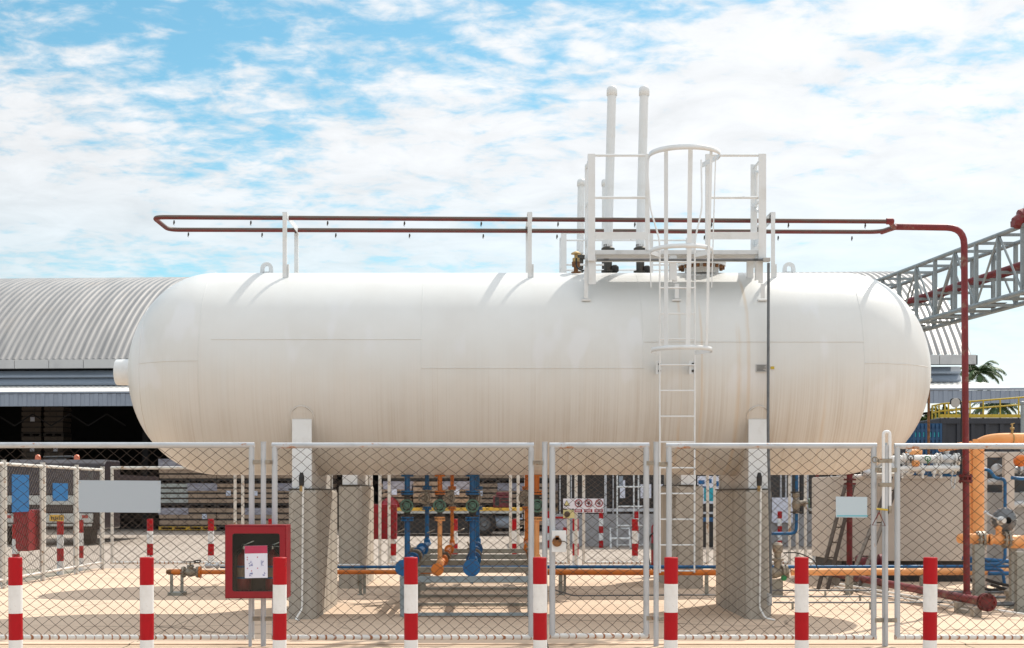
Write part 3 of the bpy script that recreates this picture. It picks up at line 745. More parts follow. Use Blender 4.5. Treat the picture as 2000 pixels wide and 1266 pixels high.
def extinguisher(x, y, z, label):
    e = thing('fire_extinguisher', label, 'extinguisher', (x, y, z), 'extinguishers in the red cabinet')
    b = MB(); slathe(b, (x, y, z), (0, 0, 1), [(.0001, 0), (.062, 0), (.07, .012), (.07, .36), (.062, .39), (.04, .415), (.022, .43), (.022, .45), (.0001, .45)], 24); b.build('cylinder', 'red_gloss', e)
    b = MB(); b.lathe((x, y, z), (0, 0, 1), [(.0712, .16), (.0712, .29)], 24); lb = b.build('label', 'carton', e)
    b = MB(); b.lathe((x, y, z), (0, 0, 1), [(.0722, .16), (.0722, .18)], 24); b.lathe((x, y, z), (0, 0, 1), [(.0722, .27), (.0722, .29)], 24); b.build('blue_edge', 'blue_pipe', lb)
    b = MB(); b.lathe((x, y, z+.45), (0, 0, 1), [(.028, 0), (.03, .03), (.016, .05), (.0001, .05)], 14); hd = b.build('valve_head', 'steel', e)
    b = MB(); b.bar((x-.01, y-.01, z+.485), (x+.10, y-.03, z+.53), .014, .008); b.bar((x-.01, y-.01, z+.48), (x+.10, y-.03, z+.475), .014, .008); b.build('handle', 'steel', hd)
    b = MB(); b.tube([(x-.02, y-.02, z+.47), (x-.075, y-.02, z+.44), (x-.08, y, z+.2)], .009, 8, bend=.04); b.build('hose', 'rubber', e)
zc_ = z0+w_+.003
extinguisher(x0+.155, 14.11, zc_, 'left red extinguisher inside the glass cabinet')
extinguisher(x1-.16, 14.11, zc_, 'right red extinguisher inside the glass cabinet')
# paper notice on the glass
pt = thing('paper_notice', 'white notice with a pink header stuck on the cabinet glass', 'notice', P(500, 1130, yf-.014)); yp_ = yf-.013
def rot2(px, py): return (px+(py-1098)*.012, py-(px-500)*.02)
def pq(px, py): return rot2(px, py)
def quad(b, a, c, d, e, y):
    i = len(b.v); b.v += [tuple(P(*pq(*q), y)) for q in (a, c, d, e)]; b.face((i, i+1, i+2, i+3))
b = MB(); b.prism([(P(*pq(*q), yp_).x, P(*pq(*q), yp_).z) for q in ((478, 1129), (522.5, 1129), (522.5, 1066), (478, 1066))], 'y', yp_-.001, yp_); b.build('sheet', 'paper', pt)
b = MB(); quad(b, (478.2, 1081), (522.3, 1081), (522.3, 1066.2), (478.2, 1066.2), yp_-.0022); b.build('pink_header', 'paper_pink', pt)
b = MB(); rnd = random.Random(5)
for cx, cy, w, h, n in ((489.5, 1101, 6, 10, 14), (512, 1100, 4, 11, 12), (490, 1122, 5, 6, 9), (515, 1121, 5, 6, 9)):
    for j in range(n):
        x_, y_ = cx+rnd.uniform(-w/2, w/2), cy+rnd.uniform(-h/2, h/2); s_ = rnd.uniform(.5, 1.2)
        quad(b, (x_-s_, y_+s_*.7), (x_+s_, y_+s_*.7), (x_+s_, y_-s_*.7), (x_-s_, y_-s_*.7), yp_-.0022-.00005*j)
b.build('blue_pictures', 'paper_mark', pt)
b = MB()
for cx, cy in ((483, 1088.5), (483, 1093), (503, 1088.5), (483, 1110), (503, 1110), (491, 1115)): quad(b, (cx-1, cy+1), (cx+1, cy+1), (cx+1, cy-1), (cx-1, cy-1), yp_-.0022)
b.build('red_dots', 'paper_pink', pt)
b = MB()
for px in (487,): b.box((X(px-3, 14.2), 14.24, 0), (X(px+3, 14.2), 14.262, Z(1165, 14.2)))
b.build('support_leg', 'galv', t)
# ---------------------------------------------------------------- access platform and caged ladder
YPF, YPB = 17.45, 18.02
zd = Z(489, YPF)                       # top of the deck
def platform(label, dx, dy, dz, full=True):
    t = thing('access_platform', label, 'platform', (1.9+dx, 17.9+dy, zd+dz), 'steel platforms on the tanks')
    M_ = lambda x, y, z: (x+dx, y+dy, z+dz)
    xl, xr = X(1152, YPF), X(1490, YPF); xa, xb = X(1263.5, YPF), X(1382, YPF)
    b = MB(); b.box(M_(xl, YPF+.02, zd-.03), M_(xr, YPB, zd)); 
    for k in range(5): y = YPF+.06+k*.105; b.box(M_(xl+.03, y, zd-.042), M_(xr-.03, y+.02, zd-.0305))
    b.build('deck', 'white_paint', t)
    b = MB(); b.box(M_(xl, YPF, zd-.048), M_(xr, YPF+.018, zd+.004)); b.box(M_(xl, YPB, zd-.048), M_(xr, YPB+.018, zd+.004))
    b.box(M_(xl-.018, YPF, zd-.048), M_(xl-.001, YPB+.018, zd+.004)); b.box(M_(xr+.001, YPF, zd-.048), M_(xr+.018, YPB+.018, zd+.004))
    b.build('edge_beam', 'galv_clean', t, bevel=.003)
    ztop = Z(301, YPF); zr = Z(303.5, YPF); zm = Z(386, YPF); zk0, zk1 = Z(468, YPF), Z(453.5, YPF)
    def post(x, y, w, s, z0=zd-.13, z1=ztop):
        b = MB()                                          # angle iron
        b.box(M_(x-w/2, y, z0), M_(x+w/2, y+.007, z1)); e = x+s*w/2
        b.box(M_(e-s*.007, y+.007, z0), M_(e, y+w, z1)); b.build('post', 'white_paint', t, bevel=.002)
    post(xl+.02, YPF-.02, .088, -1); post(xr-.01, YPF-.02, .095, 1); post(xa, YPF-.01, .045, 1, zd+.005); post(xb, YPF-.01, .05, -1, zd+.005)
    post(xl+.02, YPB-.03, .085, -1); post(xr-.01, YPB-.03, .085, 1)
    def rail(p, q, r=.0165): b = MB(); b.tube([M_(*p), M_(*q)], r, 10); b.build('rail', 'white_paint', t)
    yr = YPF+.005
    for z in (zr, zm): rail((xl+.05, yr, z), (xa, yr, z)); rail((xb, yr, z), (xr-.04, yr, z))
    for z in (zr-.02, zm):
        for x in (xl+.0, xr+.0): rail((x, YPF+.06, z), (x, YPB-.02, z))
        rail((xl+.05, YPB, z), (xr-.05, YPB, z)) if not full else None
    if full:
        for z in (zm,): rail((xl+.05, YPB, z-.64), (xl+.3, YPB, z-.64))
    def toe(a, c):
        b = MB(); b.box(M_(*a), M_(*c)); b.build('toe_board', 'white_paint', t, bevel=.002)
    toe((xl+.05, YPF-.012, zk0), (xa+.02, YPF-.006, zk1)); toe((xb-.02, YPF-.012, zk0), (xr-.05, YPF-.006, zk1))
    toe((xl-.006, YPF+.08, zk0), (xl, YPB-.03, zk1)); toe((xr, YPF+.08, zk0), (xr+.006, YPB-.03, zk1))
    # legs down to the shell
    for x, zz in ((xl+.03, 4.10), (xr-.04, 4.05), (X(1314, 17.5), 4.02)):
        b = MB(); z0_ = Z(556, 17.5) if x < 2 else Z(548, 17.5)
        b.box(M_(x-.045, YPF+.02, z0_), M_(x-.038, YPF+.09, zd-.03)); b.box(M_(x-.038, YPF+.02, z0_), M_(x+.045, YPF+.027, zd-.03)); lg = b.build('leg', 'white_paint', t, bevel=.002)
        b = MB(); f = x+(-.07 if x < 2 else .05); y_ = YPF+.06; zt_ = Z(586, 17.5)
        b.bar(M_(f, y_, zt_+.02), M_(f, y_, zd-.20 if x < 2 else zd-.4), .05, .012, (0, 1, 0)); b.bar(M_(f, y_, zt_+.0), M_(f, y_+.10, zt_+.02), .11, .02); b.bar(M_(f, y_+.02, zd-.36), M_(x, y_-.01, zd-.36), .02, .06); b.build('foot_bracket', 'white_paint', lg, bevel=.002)
    for x in (xl+.06, xr-.06):
        b = MB(); b.box(M_(x-.04, YPB-.06, top_z(x, YPB-.06)-.03-dz*0), M_(x+.04, YPB+.0, zd-.03)); b.build('leg', 'white_paint', t)
    return t
PL = platform('white steel platform with guard rails on top of the front tank', 0, 0, 0)
PL2 = platform('smaller looking white platform rail on the rear tank, left of the front platform', -.06, 5.62, .08, False)
# rear guard hoop of the platform, right
b = MB(); xr_ = X(1490, YPF)+.02
b.tube([(xr_, YPB-.30, Z(480, 18)), (xr_, YPB-.30, Z(345, 18)), (xr_, YPB-.02, Z(335, 18)), (xr_, YPB-.02, Z(413, 18)), (xr_, YPB-.30, Z(420, 18))], .02, 8, bend=.1); b.build('side_hoop', 'white_paint', PL)

YL = 17.03
t = thing('caged_ladder', 'white caged ladder climbing the front tank up to the platform', 'ladder', (X(1322, YL), YL, Z(1119, YL)))
xl_, xr_ = X(1288.5, YL), X(1357, YL)
for s, xx in ((-1, xl_), (1, xr_)):
    b = MB(); b.tube([(xx+s*-.004, YL, Z(1119, YL)), (xx, YL, Z(690, YL)), (xx, YL, zd+.05), (xx+s*.10, YL+.1, Z(405, YL)), (xx+s*.12, YL+.30, Z(301, YL))], .0105, 8, bend=.10); b.build('stringer', 'white_fresh', t)
zz = Z(1115, YL); k = 0
while zz < zd-.02:
    b = MB(); b.tube([(xl_, YL, zz), (xr_, YL, zz)], .0095, 8); b.build('rung', 'white_fresh', t); zz += 50.25*YL/F; k += 1
RC = .36
def hoop(pyc, rx, cx, hgt=.055, full=PI*1.12):
    b = MB(); n = 32; yc = YL-.30
    for r0, r1 in ((rx, rx-.007),):
        i = len(b.v)
        for k in range(n+1):
            a = -PI/2-full/2+full*k/n
            for rr in (r0, r1):
                for zz in (-hgt/2, hgt/2): b.v.append((cx+rr*math.cos(a), yc+rr*math.sin(a)+.0, pyc+zz))
        for k in range(n):
            a = i+4*k; c = a+4
            for p, q in ((0, 1), (1, 3), (3, 2), (2, 0)): b.face((a+p, a+q, c+q, c+p), True)
    # straps back to the ladder
    return b
cxs = X(1331, 16.75)
for py, rx, cx, w in ((684, .355, cxs, .05), (490, .362, cxs, .05), (303, .415, X(1336.5, 16.75), .06)):
    z_ = Z(py, 16.72); b = hoop(z_, rx, cx, w)
    for s, xx in ((-1, xl_), (1, xr_)):
        a = -PI/2+s*PI*.56; p = Vector((cx+rx*math.cos(a), YL-.30+rx*math.sin(a), z_)); dz_ = 0 if py > 400 else 0
        b.bar(p, (xx+(s*.12 if py < 400 else 0), YL+(.2 if py < 400 else 0), z_), .006, w)
    b.build('cage_hoop', 'white_paint', t)
def strap(x0, x1, y, z0, z1, w):
    b = MB(); n = Vector((x0-cxs, y-(YL-.30), 0)).normalized()
    b.bar((x0, y, z0), (x1, y, z1), w, .006, n); b.build('cage_strap', 'white_paint', t)
for a, w, dx in ((-128, .05, .0), (-86, .052, .03), (-44, .05, .055)):
    ar = math.radians(a); x = cxs+.350*math.cos(ar); y = YL-.30+.350*math.sin(ar)
    strap(x, x+dx, y, Z(686, 16.6), Z(296, 16.6), w)
for x0, x1, s in ((cxs-.355, cxs-.395, -1), (cxs+.355, cxs+.40, 1)):
    b = MB(); b.bar((x0, YL-.27, Z(560, 16.7)), (x1, YL-.27, Z(305, 16.7)), .012, .012); b.build('cage_strap', 'white_paint', t)
for px in (1285, 1350):
    b = MB(); x = X(px, 17.1); z = Z(718, 17.1); b.box((x-.03, YL+.015, z-.085), (x+.035, YL+.022, z+.075)); b.box((x-.006, YL+.022, z-.07), (x+.0, YL+.27, z+.06)); br = b.build('wall_bracket', 'white_paint', t, bevel=.002)
    b = MB()
    for q in (-.045, .035): b.lathe((x+.012, YL+.014, z+q), (0, -1, 0), [(.017, 0), (.017, .015), (.0001, .016)], 6, False)
    b.build('bolts', 'valve_dark', br)
# cable conduit
t = thing('cable_conduit', 'dark grey cable conduit running along the platform and down to the right pier', 'conduit', (X(1501, 17.2), 17.2, 0))
b = MB(); b.tube([P(1166, 507.5, 17.38), P(1490, 507.5, 17.38)], .015, 10); b.tube([P(1501, 514, 17.2), P(1500, 860, 17.1), P(1503, 955, 17.13), P(1506, 1160, 17.2)], .0175, 10, bend=.3); b.build('tube', 'conduit_grey', t)
b = MB(); b.box(P(1488, 512.5, 17.42), P(1505, 503, 17.33)); b.build('junction_box', 'grey_panel', t, bevel=.005)
b = MB(); b.box(P(1498, 1182, 17.28), P(1508, 1160, 17.16)); b.build('foot_box', 'grey_panel', t, bevel=.004)
b = MB()
for px in (1184, 1476): b = MB(); b.box(P(px-5, 510, 17.40), P(px+5, 505, 17.355)); b.build('clip', 'dark_grey', t)

# ---------------------------------------------------------------- vent pipes
def vent(px0, px1, pyb, pyt, y, r, label):
    z0 = Z(pyb, y); z1 = Z(pyt, y); a, c = Vector((X(px0, y), y, z0)), Vector((X(px1, y), y, z1)); d = (c-a).normalized()
    t = thing('vent_pipe', label, 'vent pipe', a, 'vent pipes above the tanks')
    b = MB(); b.tube([a, c-d*.06], r, 20); b.build('pipe', 'white_paint', t)
    b = MB(); slathe(b, c-d*.115, d, [(r, 0), (r*1.17, .002), (r*1.2, .07), (r*1.1, .10), (r*.75, .125), (.0001, .135)], 24); b.build('cap', 'white_paint', t)
    zt_ = (ZC+R if y < 20 else 3.14+R)
    b = MB(); b.lathe((a.x, y, zt_-.04), (0, 0, 1), [(r*.75, 0), (r*.75, .06), (r*1.5, .06), (r*1.5, .085), (r*.9, .085), (r*.95, z0-zt_-.03), (r*1.5, z0-zt_-.03), (r*1.5, z0-zt_+.03), (r, z0-zt_+.05), (r, z0-zt_+.08)], 16); b.build('relief_valve', 'valve_dark', t)
    b = MB(); b.lathe((a.x+r*.8, y-.02, zt_+.06), (1, -.15, 0), [(.0001, 0), (.045, 0), (.055, .02), (.055, .06), (.03, .09), (.0001, .09)], 14); b.build('outlet', 'rubber', t)
vent(1187.5, 1195.5, 484, 170, 18.55, .058, 'tall white vent pipe with a domed cap, left of the tallest pair')
vent(1250.5, 1258.5, 484, 170, 18.60, .058, 'tall white vent pipe with a domed cap, right of the tallest pair')
vent(1133, 1135.5, 498, 351, 24.1, .06, 'shorter looking white vent pipe left of the platform')
vent(1182, 1183, 498, 351, 24.1, .06, 'shorter looking white vent pipe peeping behind a tall one')
t = thing('safety_valve', 'small rusty mushroom headed safety valve with a black hose on the tank top', 'valve', (X(1125, 18.3), 18.3, ZC+R-.03))
xv = X(1125, 18.3); zv = Z(532, 18.3)-.02
b = MB(); b.lathe((xv, 18.3, zv), (0, 0, 1), [(.062, 0), (.062, .025), (.028, .025), (.028, .09), (.05, .09), (.055, .15), (.03, .16)], 14); b.build('body', 'rusty', t)
b = MB(); b.lathe((xv, 18.3, zv+.15), (0, 0, 1), [(.045, 0), (.045, .05), (.022, .055), (.022, .095), (.066, .10), (.06, .115), (.02, .135), (.0001, .135)], 16); b.build('cap', 'brass', t)
b = MB(); b.tube([(xv+.0, 18.24, zv+.19), (xv+.0, 18.2, zv+.06), (xv+.10, 18.1, zv-.0), (xv+.17, 17.9, zv+.05), (xv+.18, 17.6, zv+.18)], .011, 8, bend=.06); b.build('hose', 'rubber', t)

# ---------------------------------------------------------------- sprinkler pipe ring, its frames and the red risers
YN, YK = 18.13, 18.97
zsp = Z(425, YN)
def frame(px, label):
    t = thing('sprinkler_support', label, 'pipe support', (X(px, 18.0), 18.55, top_z(0, 18.03)), 'white frames carrying the sprinkler pipe')
    x = X(px, 18.0)
    for y in (18.02, 19.08):
        b = MB(); z0 = top_z(x, y)-.02
        b.box((x-.026, y-.05, z0), (x+.026, y-.044, zsp+.03)); b.box((x+.02, y-.044, z0), (x+.026, y+.0, zsp+.03)); b.build('post', 'white_paint', t, bevel=.002)
        b = MB(); b.box((x+.028, y-.03, z0-.0), (x+.05, y+.02, z0+.17)); b.build('foot_plate', 'white_paint', t)
    b = MB(); b.box((x-.03, 17.975, zsp+.031), (x+.03, 19.07, zsp+.040)); b.box((x+.0262, 17.975, zsp-.045), (x+.032, 19.07, zsp+.030)); b.build('cross_beam', 'white_paint', t)
    b = MB()
    for y in (YN, YK): b.torus((x, y, zsp+.0), (1, 0, 0), .045, .006, 14, 6)
    b.build('pipe_clamp', 'valve_dark', t)
frame(556.5, 'white pipe frame on the left part of the front tank'); frame(1034.5, 'white pipe frame at the middle of the front tank'); frame(1509, 'white pipe frame right of the platform')
t = thing('sprinkler_pipe', 'dusty red sprinkler pipe loop above the front tank with its tall riser at the right', 'sprinkler pipe', (X(1883, 18.5), 18.5, 0))
xa, xb = X(299, YN), X(1738, YN); rs = .029
b = MB(); b.tube([(xb, YN, zsp-.05), (xa+.0, YN, zsp+.005), (xa+.005, YK, zsp), (X(1722, YK), YK, Z(453, YK)), (X(1750, 18.55), 18.6, Z(443, 18.6))], rs, 14, bend=.16); b.build('loop_pipe', 'red_pipe_dusty', t)
b = MB(); b.lathe((xb-.05, YN, zsp-.048), (1, 0, 0), [(rs+.002, 0), (rs+.012, .01), (rs+.012, .08), (rs, .10)], 14); b.tube([(xb+.0, YN, zsp-.05), (xb+.12, 18.4, zsp-.07), (X(1752, 18.55), 18.6, Z(443, 18.6))], rs*1.05, 12, bend=.08); b.tube([(X(1722, YK), YK, Z(453, YK)), (X(1754, 18.55), 18.58, Z(443, 18.6))], rs*1.2, 12); b.build('union', 'red_pipe', t)
b = MB(); xz = X(1883, 18.5); b.tube([(X(1748, 18.58), 18.58, Z(443, 18.58)), (xz, 18.5, Z(445, 18.5)), (xz+.035, 18.5, .16)], .043, 16, bend=.22); b.build('riser', 'red_pipe', t)
b = MB()
zf = Z(935, 18.5)
for q in (-.045, .018): b.lathe((xz+.02, 18.5, zf+q), (0, 0, 1), [(.04, 0), (.088, 0), (.088, .027), (.04, .027)], 20)
b.lathe((xz+.02, 18.5, zf-.018), (0, 0, 1), [(.06, 0), (.06, .036)], 16)
for k in range(8): a = 2*PI*k/8; b.lathe((xz+.02+.07*math.cos(a), 18.5+.07*math.sin(a), zf-.06), (0, 0, 1), [(.0001, 0), (.012, 0), (.012, .12), (.0001, .12)], 6, False)
b.build('flange', 'red_flange', t)
for i, (px0, st, y, n) in enumerate(((340, 150.0, YN, 10), (368, 144.0, YK, 10))):
    for k in range(n):
        px = px0+st*k
        if px > 1720: continue
        x = X(px, y)
        zz = zsp+.0-(x-xa)/(xb-xa)*.045-(.0 if i == 0 else (x-xa)/(xb-xa)*.01)
        b = MB(); b.lathe((x, y, zz-.035), (0, 0, -1), [(.009, 0), (.009, .018), (.012, .018), (.012, .030), (.007, .036), (.006, .048)], 8); b.tube([(x-.008, y, zz-.068), (x-.010, y, zz-.088), (x+.005, y, zz-.097)], .003, 5); b.build('nozzle', 'valve_dark', t)
# red header on the ground and the rear riser
t = thing('fire_main', 'dark red fire main lying on low blocks with a flanged near end, feeding the risers', 'pipe', (6.0, 20.5, .1))
b = MB(); ha, hb = Vector((X(1925, 17.55), 17.55, .19)), Vector((X(1600, 24.6), 24.6, .19)); b.tube([ha, hb], .056, 16); b.build('pipe', 'red_pipe', t)
d = (ha-hb).normalized()
b = MB()
for q in (-.02, .045): b.lathe(ha+d*q, d, [(.0001, 0), (.112, 0), (.112, .03), (.0001, .03)], 24)
for k in range(8):
    a = 2*PI*k/8; u = Vector((0, 0, 1)); w = d.cross(u); o = ha+u*.088*math.cos(a)+w*.088*math.sin(a); b.lathe(o-d*.045, d, [(.0001, 0), (.016, 0), (.016, .15), (.0001, .15)], 6, False)
b.build('end_flange', 'red_flange', t)
b = MB(); b.lathe((xz+.035, 18.5, .17), (0, 0, 1), [(.058, -.04), (.058, .06), (.046, .09)], 16); b.build('saddle_joint', 'red_pipe', t)
for y in (18.25, 21.4, 23.8):
    k = (y-ha.y)/(hb.y-ha.y); c = ha.lerp(hb, k); b = MB(); b.box((c.x-.10, y-.07, 0), (c.x+.10, y+.07, .14)); b.build('block', 'concrete_pier', t, bevel=.008)
t = thing('red_riser', 'red riser pipe with a dark flange behind the small pale sign', 'pipe', (X(1660, 23.9), 23.9, .2))
b = MB(); b.tube([(X(1659, 23.9), 23.9, .2), (X(1660, 23.9), 23.9, 4.88), (3.5, 24.0, 4.88), (-4.3, 24.0, 4.88)], .05, 14, bend=.3); b.build('pipe', 'red_pipe', t)
b = MB()
for q in (-.05, .02): b.lathe((X(1660, 23.9), 23.9, Z(941, 23.9)+q), (0, 0, 1), [(.05, 0), (.10, 0), (.10, .03), (.05, .03)], 18)
b.build('flange', 'red_flange', t)
b = MB(); b.lathe((X(1660, 23.9), 23.9, Z(928, 23.9)), (0, 0, 1), [(.055, 0), (.075, .03), (.075, .14), (.055, .18)], 14); b.build('coupling', 'red_pipe', t)

# ---------------------------------------------------------------- pipe manifold between the tanks
def valve(parent, c, r, body='valve_body', wheel='valve_green', h=.30, face=(0, -1, 0), whl=.075):
    """a gate valve on an upright pipe: flanges, swollen body, bonnet and hand wheel"""
    c = Vector(c); b = MB()
    b.lathe(c-Vector((0, 0, h/2)), (0, 0, 1), [(r*.6, -.002), (r*2.1, 0), (r*2.1, .022), (r*1.15, .03), (r*1.25, h*.22), (r*1.75, h*.38), (r*1.85, h*.5), (r*1.75, h*.62), (r*1.25, h*.78), (r*1.15, h-.03), (r*2.1, h-.022), (r*2.1, h), (r*.6, h+.002)], 18)
    f = Vector(face); b.lathe(c, f, [(r*1.2, 0), (r*1.2, r*1.9), (r*1.7, r*1.95), (r*1.7, r*2.5), (r*.5, r*2.6), (r*.42, r*4.6)], 14)
    for s in (-1, 1):
        for k in range(8):
            a = 2*PI*k/8+.2; b.lathe(c+Vector((r*1.72*math.cos(a), r*1.72*math.sin(a), s*h/2-.03)), (0, 0, 1), [(.0001, 0), (.009, 0), (.009, .06), (.0001, .06)], 6, False)
    v = b.build('valve', body, parent)
    b = MB(); o = c+f*r*4.2; b.torus(o, f, whl, .013, 24, 8); b.torus(o+f*.008, f, whl*.5, .012, 16, 6); b.lathe(o-f*.01, f, [(.0001, 0), (.026, 0), (.026, .035), (.0001, .04)], 10)
    u = Vector((0, 0, 1)); w = f.cross(u)
    for k in range(5): a = 2*PI*k/5+.4; b.bar(o, o+(u*math.cos(a)+w*math.sin(a))*whl, .012, .012, f)
    b.build('hand_wheel', wheel, v)
    return v
def flange_pair(parent, o, ax, r, m, name='flange'):
    b = MB(); o, ax = Vector(o), Vector(ax)
    for q in (-.027, .006): b.lathe(o+ax*q, ax, [(r*.5, 0), (r, 0), (r, .021), (r*.5, .021)], 22)
    return b.build(name, m, parent)
def manifold(x, m, rp, rh, label, zn, zf_, m2, near=True, y0=17.75, y1=24.5):
    t = thing('manifold_line', label, 'pipe', (x, 21, 0), 'blue and orange manifold lines under the tanks')
    hd = MB(); hd.tube([(x, y0, zn), (x, y1, zf_)], rh, 16); hd.build('header', m, t)
    b = MB(); b.lathe((x, y0-.03, zn), (0, -1, 0), [(rh, -.05), (rh*1.95, -.05), (rh*1.95, -.022), (.06, -.021), (rh*1.95, -.018), (rh*1.95, .012), (.0001, .014)], 26)
    b.lathe((x, y0-.03, zn-rh*1.5), (0, 0, -1), [(.012, 0), (.012, rh*1.1), (.02, rh*1.1), (.02, rh*1.1+.05), (.0001, rh*1.1+.05)], 8); b.build('blind_flange', m, t)
    nflg = (19.6, 21.0, 22.5)
    for y in nflg:
        z = zn+(zf_-zn)*(y-y0)/(y1-y0); flange_pair(t, (x, y, z), (0, 1, 0), rh*1.9, m)
    b = MB(); z = zn+(zf_-zn)*.36; b.lathe((x, 20.35, z), (0, 1, 0), [(rh*1.9, 0), (rh*1.9, .03), (rh*1.1, .04), (rh*1.5, .13), (rh*1.1, .22), (rh*1.9, .23), (rh*1.9, .26)], 16)
    b.lathe((x-.01, 20.48, z), (-.45, 0, 1), [(.035, 0), (.035, rh*2.2), (.05, rh*2.2), (.05, rh*2.5), (.012, rh*2.6), (.012, rh*4)], 10); b.torus((x-.01-.19, 20.48, z+.35*1.05), (-.45, 0, 1), .055, .009, 14, 6); b.build('header_valve', 'valve_body', t)
    for yy, zz0, ztop_, zv_, nr in ((18.55, zn, 1.80, Z(988, 18.5), True), (24.1, zf_, 1.90, Z(973, 24.1), False)):
        if nr and not near: pass
        b = MB(); b.tube([(x, yy, zz0), (x, yy, zv_-.15)], rp, 14); b.build('riser', m2 if nr else m, t)
        b = MB(); b.tube([(x, yy, zv_+.15), (x, yy, ztop_)], rp, 14); b.build('riser', m, t)
        for z_ in (zv_+.17, zv_-.17, ztop_-.035):
            flange_pair(t, (x, yy, z_), (0, 0, 1), rp*2.3, m if z_ > zv_ else m2 if nr else m)
        if nr: valve(t, (x, yy, zv_), rp*.95, 'valve_dark', 'valve_green', .30)
        else: valve(t, (x, yy, zv_), rp*.95, 'valve_body', 'valve_body', .30, (-.35, -.93, 0), .085)
        b = MB(); b.lathe((x, yy, zz0-.01), (0, 0, 1), [(rp*1.5, 0), (rp*1.5, rh+.035), (rp, rh+.06)], 14); b.build('branch_joint', m2 if nr else m, t)
    return t
manifold(-1.11, 'blue_pipe', .036, .052, 'left blue manifold line below the tanks, partly behind a bollard', .60, .665, 'blue_pipe')
manifold(-.688, 'orange_pipe', .030, .040, 'left orange manifold line with a light orange near riser', .58, .665, 'orange_light')
manifold(-.265, 'blue_pipe', .040, .055, 'right blue manifold line with the large round blind flange', .60, .675, 'blue_pipe')
manifold(.565, 'orange_pipe', .034, .046, 'right orange manifold line beside the front fence post', .62, .69, 'orange_light')
# rack under the manifold
t = thing('pipe_rack', 'grey steel rack of low portal frames under the manifold', 'pipe rack', (-.3, 20.5, 0))
for y, m in ((17.68, 'rack_blue'), (19.25, 'rack_grey'), (20.85, 'rack_grey'), (22.45, 'rack_grey'), (24.2, 'rack_grey')):
    xa, xb = -1.10, (.47 if y < 18 else .62)
    zt_ = .50 if y < 18 else .515+(y-17.7)*.011
    b = MB(); b.box((xa-.045, y-.035, 0), (xa+.045, y+.035, zt_-.001)); b.box((xb-.045, y-.035, 0), (xb+.045, y+.035, zt_-.001))
    b.box((xa-.05, y-.04, zt_-.075), (xb+.05, y-.03, zt_)); b.box((xa-.05, y-.03, zt_-.012), (xb+.05, y+.04, zt_-.0)); b.box((xa-.05, y-.03, zt_-.075), (xb+.05, y+.04, zt_-.063))
    b.box((xa+.046, y-.03, .012), (xb-.046, y+.03, .05)); b.build('portal_frame', m, t, bevel=.003)
for x in (-1.10, .50):
    b = MB(); b.box((x-.03, 17.72, .34), (x+.03, 24.16, .40)); b.build('side_rail', 'rack_grey', t, bevel=.003)

# ---------------------------------------------------------------- long lines along the tanks
t = thing('orange_line', 'long orange pipe running low across the photo behind the piers, with its left end valves', 'pipe', (0, 21.6, .3))
YO = 21.5; zo = Z(1117.5, YO)
b = MB(); b.tube([(X(385, YO), YO, zo), (X(800, YO), YO, zo)], .034, 12); b.tube([(X(800, YO), YO, zo), (X(850, YO), YO, zo)], .028, 12); b.build('thin_pipe', 'orange_pipe', t)
b = MB(); b.tube([(X(1040, YO), YO, zo), (X(1530, YO), YO, zo-.01)], .044, 14); b.build('middle_pipe', 'orange_pipe', t)
b = MB(); b.tube([(X(1545, YO), YO, zo), (X(1990, YO), YO, zo+.01)], .053, 16); b.build('wide_pipe', 'orange_light', t)
b = MB(); b.lathe((X(335, YO), YO, zo), (1, 0, 0), [(.0001, 0), (.045, 0), (.045, .14), (.036, .14), (.036, .26)], 12); b.build('left_stub', 'orange_pipe', t)
b = MB(); b.lathe((X(325, YO), YO, zo+.0), (1, 0, 0), [(.0001, 0), (.03, 0), (.03, .03), (.042, .03), (.042, .10), (.0001, .10)], 8, False); b.build('plug', 'rusty', t)
b = MB(); x = X(357, YO)
b.lathe((x, YO, zo), (1, 0, 0), [(.03, 0), (.085, 0), (.085, .025), (.05, .03), (.06, .07), (.075, .12), (.06, .17), (.05, .21), (.085, .215), (.085, .24), (.03, .24)], 18)
b.lathe((x+.12, YO, zo), (0, -.3, 1), [(.04, 0), (.04, .08), (.055, .08), (.055, .10), (.015, .11), (.015, .15)], 10)
for k in range(8):
    a = 2*PI*k/8
    for q in (-.02, .195): b.lathe((x+q, YO+.066*math.cos(a), zo+.066*math.sin(a)), (1, 0, 0), [(.0001, 0), (.011, 0), (.011, .065), (.0001, .065)], 6, False)
va = b.build('end_valve', 'valve_body', t)
b = MB(); b.bar((x+.02, YO-.05, zo+.155), (x+.20, YO-.05, zo+.16), .03, .012); b.torus((x+.22, YO, zo+.16), (0, -.3, 1), .05, .010); b.build('lever', 'valve_dark', va)
b = MB(); b.lathe((X(389, YO), YO, zo), (1, 0, 0), [(.03, 0), (.088, 0), (.088, .026), (.03, .026)], 18); b.build('orange_flange', 'orange_pipe', t)
for px in (338, 356):
    b = MB(); xx = X(px, YO); b.box((xx-.02, YO-.12+(.08 if px > 340 else 0), .045), (xx+.02, YO-.08+(.08 if px > 340 else 0), zo-.03)); b.build('support_leg', 'rack_grey', t)
b = MB(); b.box((X(333, YO), YO-.20, .0), (X(362, YO), YO+.12, .045)); b.build('foot', 'rack_grey', t)
for px, w in ((704, .04), (1095, .06), (1380, .05), (1655, .05), (1800, .05)):
    b = MB(); xx = X(px, YO); b.box((xx-w/2, YO-.03, .0), (xx+w/2, YO+.03, zo-.045)); b.box((xx-w, YO-.07, 0), (xx+w, YO+.07, .012)); b.build('support_leg', 'rack_grey', t)
